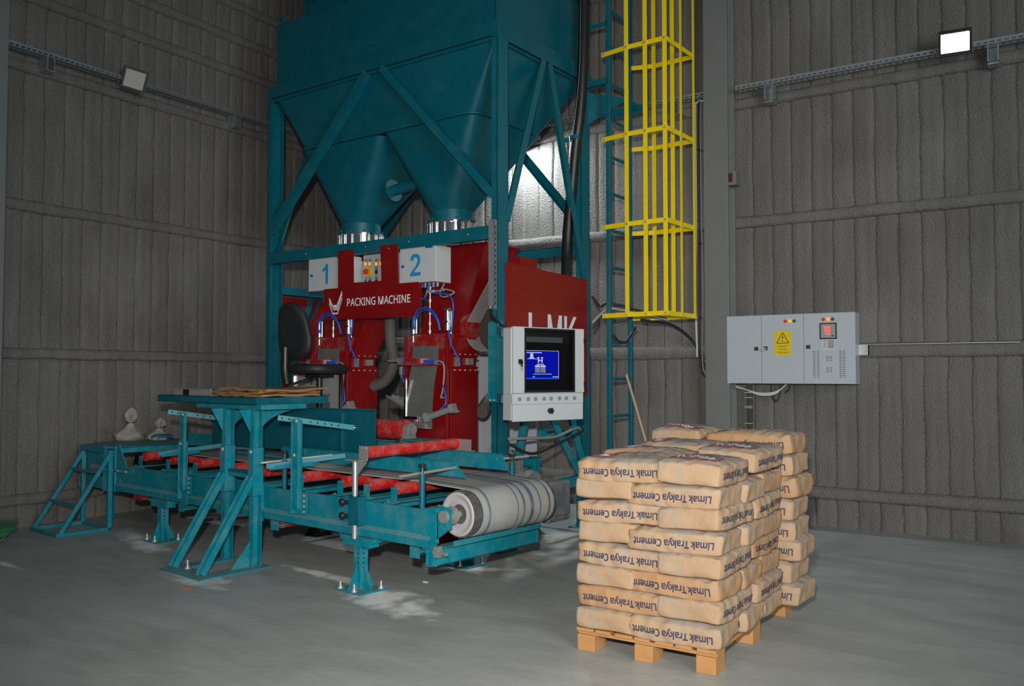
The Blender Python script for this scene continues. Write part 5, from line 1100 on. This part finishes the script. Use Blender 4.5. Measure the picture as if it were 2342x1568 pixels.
# ---------------------------------------------------------------- steps and platform at the left end
st = thing('step_ladder', 'short teal welded steps at the left end of the conveyor', 'steps', CF, (-3.9, -0.3, 0))
for x in (-4.215, -3.635):
    b = B(); b.bar((x, -0.55, 0.0), (x, -0.06, 0.765), 0.035, 0.035, (1, 0, 0)); part('side_rail', b, TEALD, st, bevel=0.003)
    b = B(); b.box(x-0.02, x+0.02, -0.10, -0.06, 0.0, 0.765); part('post', b, TEALD, st, bevel=0.003)
    b = B(); b.box(x-0.02, x+0.02, -0.55, -0.06, 0.0, 0.035); part('floor_bar', b, TEALD, st, bevel=0.003)
for y in (-0.55, -0.08):
    b = B(); b.box(-4.215, -3.635, y-0.018, y+0.018, 0.0, 0.032); part('floor_bar', b, TEALD, st, bevel=0.003)
for z in (0.27, 0.565):
    b = B(); y = -0.55+0.49*z/0.765; b.box(-4.215, -3.635, y-0.02, y+0.02, z-0.014, z+0.012); part('tread', b, TEALD, st, bevel=0.003)
pf = thing('crossing_platform', 'teal sheet platform over the left end of the conveyor', 'platform', CF, (-4.0, 0.4, 0))
b = B(); b.prism([(-4.24, -0.10, 0.785), (-3.70, -0.10, 0.785), (-3.60, 0.0, 0.785), (-3.60, 1.25, 0.785), (-4.30, 1.25, 0.785), (-4.46, 0.22, 0.785)], (0, 0, 0.010)); b.box(-4.24, -3.70, -0.105, -0.10, 0.745, 0.795); b.box(-3.605, -3.60, 0.0, 1.25, 0.74, 0.795)
part('deck', b, TEALD, pf)
b = B(); b.box(-4.20, -3.86, -0.055, -0.049, 0.55, 0.78); b.box(-4.20, -3.86, -0.05, -0.044, 0.38, 0.50); part('front_panel', b, TEALD, pf)
for x, y in ((-4.26, 1.20), (-3.64, 1.20), (-4.40, 0.30)):
    b = B(); b.box(x-0.02, x+0.02, y-0.02, y+0.02, 0, 0.785); part('leg', b, TEALD, pf)
b = B(); b.cyl((-4.10, -0.03, 0.58), (-3.86, -0.03, 0.58), 0.04, 16); part('shaft', b, STEELD, pf)
def sack(label, c, w, d, h, neck, seed, m, blue=False):
    t = thing('tied_sack', label, 'sack', CF, c, 'tied sacks on the platform')
    prof = [(0.0, 0.80), (0.03, 0.98), (0.08, 1.04), (0.14, 1.03), (0.22, 0.88), (0.30, 0.66), (0.38, 0.44), (0.45, 0.30), (0.54, 0.24), (0.62, 0.32), (0.72, 0.42), (0.82, 0.40), (0.92, 0.26), (1.0, 0.05)]
    b = B(); n = 36; rings = []
    for k, (t_, s) in enumerate(prof):
        r = []
        for i in range(n):
            a = 2*math.pi*i/n; f = 1+0.30*noise.noise(V((math.cos(a)*1.8, math.sin(a)*1.8, t_*5+seed)))+0.12*noise.noise(V((math.cos(a)*5, math.sin(a)*5, t_*9+seed)))+(0.20*math.sin(a*5+seed+t_*3)*(0.2+abs(t_-0.5)) if t_ > 0.12 else 0)
            lean = neck*(t_**1.6)
            r.append(V((c[0]+w*s*f*math.cos(a)+lean, c[1]+d*s*f*math.sin(a), c[2]+h*t_)))
        rings.append(r)
    b.ring_loft(rings); part('sack_body', b, m, t)
    b = B(); x = c[0]+neck*0.4; b.cyl((x, c[1], c[2]+h*0.53), (x, c[1], c[2]+h*0.57), w*0.27, 14)
    part('tie', b, BLACK, t)
    b = B(); x = c[0]+neck; pts = [(x-0.01, c[1]-0.02, c[2]+h*0.80), (x+0.10, c[1]-0.05, c[2]+h*0.62), (x+0.12, c[1]-0.02, c[2]+h*0.66), (x+0.03, c[1], c[2]+h*0.94)]
    b.prism(pts, (0.01, 0.02, 0.004)); part('sack_flap', b, SACKW, t)
    if blue:
        b = B(); b.sphere((c[0]+0.05, c[1]+0.01, c[2]+h*0.15), w*0.66, d*0.98, h*0.15, 20, 10); part('blue_cloth', b, SACKB, t)
    return t
sack('larger dirty white tied sack on the platform, its neck tied high', (-4.44, 0.50, 0.795), 0.150, 0.145, 0.35, 0.03, 1.3, SACKW)
sack('smaller white and blue tied sack on the platform beside the larger one', (-4.27, 0.74, 0.795), 0.12, 0.12, 0.24, 0.03, 4.1, SACKW, True)

# ================================================================ PALLET WITH CEMENT BAGS
PX0, PX1, PY0, PY1 = -2.301, -1.513, 4.213, 5.61
pl = thing('wooden_pallet', 'pale pine pallet carrying the stacked cement bags', 'pallet', WF, ((PX0+PX1)/2, (PY0+PY1)/2, 0))
xs = (PX0+0.055, (PX0+PX1)/2, PX1-0.055); ys = (PY0+0.075, 4.885, PY1-0.075)
for x in xs:
    for y in ys:
        b = B(); b.box(x-0.052, x+0.052, y-0.072, y+0.072, 0.0, 0.088); part('block', b, WOOD, pl, bevel=0.004)
for y in ys:
    b = B(); b.box(PX0, PX1, y-0.06, y+0.06, 0.088, 0.106); part('stringer_board', b, WOOD, pl, bevel=0.002)
x = PX0
for k, w in enumerate((0.10, 0.085, 0.10, 0.085, 0.10, 0.085, 0.10)):
    b = B(); xx = PX0+k*(PX1-PX0-0.10)/6; b.box(xx, xx+w, PY0, PY1, 0.106, 0.124); part('deck_board', b, WOOD, pl, bevel=0.002)

BH = (0.264, 0.180, 0.0605)   # half length, half width, half thickness
def bagf(a, c_, d, sd, H):
    """point of the bag surface for box coordinates in [-1,1]^3"""
    hx, hy, hz = H; r = 0.044
    p = V((a*hx, c_*hy, d*hz)); q = V((max(-hx+r, min(hx-r, p.x)), max(-hy+r, min(hy-r, p.y)), max(-hz+r*0.8, min(hz-r*0.8, p.z))))
    n = p-q
    if n.length > 1e-6:
        m = max(abs(n.x), abs(n.y), abs(n.z)); k = n.length/m if m > 0 else 1; s = m/n.length
        n = n*(0.55+0.45*s)
    p = q+n
    bulge = (1-abs(a)**2.5)*(1-abs(c_)**2.5)
    if d > 0: p.z += 0.016*bulge*d
    else: p.z -= 0.002*bulge*-d
    wx = 0.010*noise.noise(V((p.x*7+sd, p.y*7, p.z*4)))+0.0035*noise.noise(V((p.x*24+sd, p.y*24, p.z*22)))
    p.y += wx*1.2*(1 if c_ > 0 else -1)*(1-abs(a)**6)*abs(c_); p.x += 0.010*noise.noise(V((sd, p.y*8, p.z*14)))*abs(a); p.z += 0.012*noise.noise(V((p.x*5+sd, p.y*5, 2.2)))*abs(d)+0.003*noise.noise(V((p.x*22+sd, p.y*22, 2.2)))*max(0, d)
    m_ = max(abs(a)**5, abs(c_)**7); p.z -= 0.010*m_*(1 if d > 0 else -0.7)*abs(d)
    p.y *= 1-0.06*abs(a)**6; p.x *= 1+0.015*abs(c_)**4-0.02*(1-c_*c_)*abs(a)**4*0.3
    cr = abs(noise.noise(V((p.x*13+sd, p.y*11+sd, p.z*16)))); p.z += (0.004-0.016*cr)*(1 if d > 0.9 else 0)*(0.4+0.6*abs(a)); p.y += (0.010*cr-0.003)*(-1 if c_ > 0 else 1)*abs(c_)**6*(1-abs(a)**8)
    return p
def bagmesh(sd, H):
    b = B(); N1, N2, N3 = 36, 24, 10
    def grid(f, nu, nv):
        vs = [f(2*i/nu-1, 2*j/nv-1) for j in range(nv+1) for i in range(nu+1)]; n = nu+1
        b.add(vs, [[j*n+i, j*n+i+1, (j+1)*n+i+1, (j+1)*n+i] for j in range(nv) for i in range(nu)], True)
    for s in (-1, 1):
        grid(lambda u, v: bagf(u, v, s, sd, H), N1, N2); grid(lambda u, v: bagf(u, s, v, sd, H), N1, N3); grid(lambda u, v: bagf(s, u, v, sd, H), N2, N3)
    me = bpy.data.meshes.new('cement_bag'); me.from_pydata(b.v, [], b.f)
    bm = bmesh.new(); bm.from_mesh(me); bmesh.ops.remove_doubles(bm, verts=bm.verts[:], dist=0.0008); bmesh.ops.recalc_face_normals(bm, faces=bm.faces[:])
    # folded paper ears at the corners of the valve end
    bm.to_mesh(me); bm.free()
    for p in me.polygons: p.use_smooth = True
    return me
TXT = textgeo('Limak Trakya Cement', 0.1, 0.0028)
def conform(vs, fs, fn, cuts=True):
    me = bpy.data.meshes.new('lettering'); me.from_pydata([(x, y, 0) for x, y in vs], [], fs)
    bm = bmesh.new(); bm.from_mesh(me)
    if cuts:
        bmesh.ops.triangulate(bm, faces=bm.faces[:])
        for _ in range(2):
            es = [e for e in bm.edges if e.calc_length() > 0.012]
            if es: bmesh.ops.subdivide_edges(bm, edges=es, cuts=1)
    for v in bm.verts: v.co = fn(v.co.x, v.co.y)
    bm.to_mesh(me); bm.free(); return me
def fitpts(vs, w, h):
    x0_ = min(v[0] for v in vs); x1_ = max(v[0] for v in vs); y0_ = min(v[1] for v in vs); y1_ = max(v[1] for v in vs)
    return [((x-(x0_+x1_)/2)*w/(x1_-x0_), (y-(y0_+y1_)/2)*h/(y1_-y0_)) for x, y in vs]
def bagset(sd, H, mt):
    S_ = {}
    S_['body'] = bagmesh(sd, H); S_['body'].materials.append(mt)
    tv = fitpts(TXT[0], H[0]*2*0.83, H[2]*2*0.50)
    for side in (-1, 1):
        def fn(x, z, side=side):
            a = side*x/H[0]; d = -z/H[2]
            p = bagf(a*1.0, side, d, sd, H); p.y += side*0.0016; return p
        S_[side] = conform(tv, TXT[1], fn); S_[side].materials.append(INK)
    def ft(x, y): p = bagf(x/H[0], y/H[1], 1, sd, H); p.z += 0.0018; return p
    def gridp(x0_, x1_, y0_, y1_, n=10):
        vs = [(x0_+(x1_-x0_)*i/n, y0_+(y1_-y0_)*j/n) for j in range(n+1) for i in range(n+1)]
        return vs, [[j*(n+1)+i, j*(n+1)+i+1, (j+1)*(n+1)+i+1, (j+1)*(n+1)+i] for j in range(n) for i in range(n)]
    vs, fs = gridp(-0.20, -0.06, -0.13, 0.13); S_['patch'] = conform(vs, fs, ft, False); S_['patch'].materials.append(MAROON)
    tv2, tf2 = textgeo('TORBA', 0.1, 0.003); tv2 = fitpts(tv2, 0.22, 0.07)
    def ft2(x, y): p = ft(-0.13+y, -x); p.z += 0.001; return p
    S_['patchtext'] = conform(tv2, tf2, ft2); S_['patchtext'].materials.append(INKW)
    vs, fs = [], []
    for k in range(5):
        v2, f2 = gridp(0.0+k*0.035, 0.016+k*0.035, -0.12+0.01*(k % 2), 0.10-0.03*(k % 3), 6); n = len(vs); vs += v2; fs += [[i+n for i in f] for f in f2]
    S_['lines'] = conform(vs, fs, ft, False); S_['lines'].materials.append(INKL)
    return S_
BS = {}
for k in range(5): BS[k] = bagset(k*7.3+1.1, BH, KRAFT if k % 2 else KRAFT2)
def bag(loc, rz, k, label, sz=1.0, sx=1.0, sy=1.0, tilt=0.0):
    s = BS[k]; o = bpy.data.objects.new('cement_bag', s['body']); COL.objects.link(o)
    tag(o, label, 'cement bag', 'paper cement bags stacked on the pallet')
    o.location = loc; o.rotation_euler = (random.uniform(-0.03, 0.03), random.uniform(-0.03, 0.03), rz); o.scale = (sx, sy, sz)
    for nm, key in (('lettering', -1), ('lettering', 1), ('emblem', 'patch'), ('print_lines', 'lines')):
        c = bpy.data.objects.new(nm, s[key]); COL.objects.link(c); c.parent = o
        if key == 'patch':
            g = bpy.data.objects.new('emblem_lettering', s['patchtext']); COL.objects.link(g); g.parent = c
    return o
LN = ('bottom', 'second', 'third', 'fourth', 'fifth', 'sixth', 'seventh', 'top')
PITCH = 0.1150
for i in range(8):
    j = lambda s: random.uniform(-s, s)*1.8
    zc = 0.121+PITCH*i+BH[2]; L_ = LN[i]; sh = (0.008 if i % 2 else -0.004)
    HL, HW = BH[0], BH[1]; x0_, x1_ = -2.298, -1.474
    if i % 2 == 0:   # short end at the left, long sides at the right
        spec = [(x0_+HW*0.93, PY0+HL*0.97, 90, 'front left, its blank end facing forward'), (x0_+HW*0.93, PY0+HL*0.97+0.525, 90, 'left side behind the blank-ended one'),
                (x1_-HL-0.005, PY0+HW-0.01, 0, 'front right, lettered long side forward'), (x1_-HL+0.01, PY0+HW+0.345, 0, 'right side, middle of three ends'), (x1_-HL+0.0, PY0+HW+0.69, 0, 'right side, rearmost of three ends')]
    else:
        spec = [(x0_+HL-0.012, PY0+HW-0.01, 0, 'front left, lettered long side forward'), (x0_+HL-0.01, PY0+HW+0.345, 0, 'left side, second row from the front'), (x0_+HL, PY0+HW+0.69, 0, 'left side, third row from the front'),
                (x1_-HW+0.0, PY0+HL-0.015, 90, 'front right, blank end forward, lettering on its right side'), (x1_-HW+0.012, PY0+HL+0.510, 90, 'right side behind the front corner bag, lettered side outward')]
    for n_, (x, y, r, d) in enumerate(spec):
        top_up = 0.0
        if i == 7: top_up = (0.0, 0.015, 0.04, 0.0, 0.03)[n_]
        bag((x+j(0.008), y+j(0.006), zc+top_up+(0.006 if r else 0)), math.radians(r+j(1.6)), random.randrange(5), 'paper cement bag, %s layer, %s' % (L_, d), sx=0.97 if r == 0 else 1.0, sy=0.98, sz=1.04 if i == 7 else 1.0)
    # back row, a slightly thicker pile of its own
    z2 = 0.124+0.1265*i+BH[2]*1.10
    bag((-1.665+(0.03, 0.0, 0.035, 0.0, 0.0, 0.035, 0.0, -0.01)[i]+j(0.006), 5.245+HW+0.01, z2), math.radians(j(2)), random.randrange(5), 'paper cement bag in the taller back pile, %s layer, right end sticking out' % L_, sz=1.11)
    bag((-2.13+j(0.01), 5.245+HL*0.85, z2+(0.01 if i == 7 else 0)), math.radians(90+j(2)), random.randrange(5), 'paper cement bag in the back pile, %s layer, left corner' % L_, sz=1.11, sx=0.85, sy=0.98)

# ================================================================ SMALL THINGS
b = B(); b.cyl((-3.07, 7.48, 0.0), (-3.755, 7.93, 1.50), 0.014, 12); solo('broom_handle', b, STICK, 'thin wooden stick leaning against the ladder behind the cement bags', 'stick', WF, (-3.07, 7.48, 0))
wb = thing('wheelbarrow', 'green wheelbarrow tray poking in at the left edge', 'wheelbarrow', WF, (-8.2, 4.1, 0))
b = B(); b.hexa([(-8.30, 3.3, 0.075), (-7.95, 3.3, 0.075), (-7.90, 4.02, 0.075), (-8.18, 4.16, 0.075)], [(-8.42, 3.2, 0.155), (-7.84, 3.2, 0.15), (-7.84, 4.08, 0.155), (-8.25, 4.32, 0.165)]); part('barrow_tray', b, GREEN, wb, bevel=0.01)
b = B(); b.box(-8.14, -7.96, 3.4, 3.90, 0.0, 0.075); part('barrow_stand', b, GREEN, wb)
b = B(); b.tube([(-7.99, 4.06, 0.075), (-7.97, 4.03, 0.045), (-7.95, 3.96, 0.015), (-7.93, 3.85, 0.008), (-7.92, 3.4, 0.008)], 0.008, 8); part('barrow_leg', b, GREEN, wb)
b = B(); b.hexa([(-5.27, 3.90, 0.0), (-5.22, 3.905, 0.0), (-5.225, 3.93, 0.0), (-5.262, 3.93, 0.0)], [(-5.268, 3.902, 0.008), (-5.225, 3.907, 0.006), (-5.23, 3.926, 0.01), (-5.26, 3.926, 0.008)]); solo('orange_scrap', b, ORANGE, 'tiny orange scrap on the bare floor', 'scrap', WF, (-5.25, 3.91, 0))
b = B(); b.box(-3.97, -3.93, 4.955, 4.967, 0.0, 0.01); solo('white_scrap', b, WCABLE, 'tiny white chip on the floor under the conveyor end', 'scrap', WF, (-3.95, 4.96, 0))
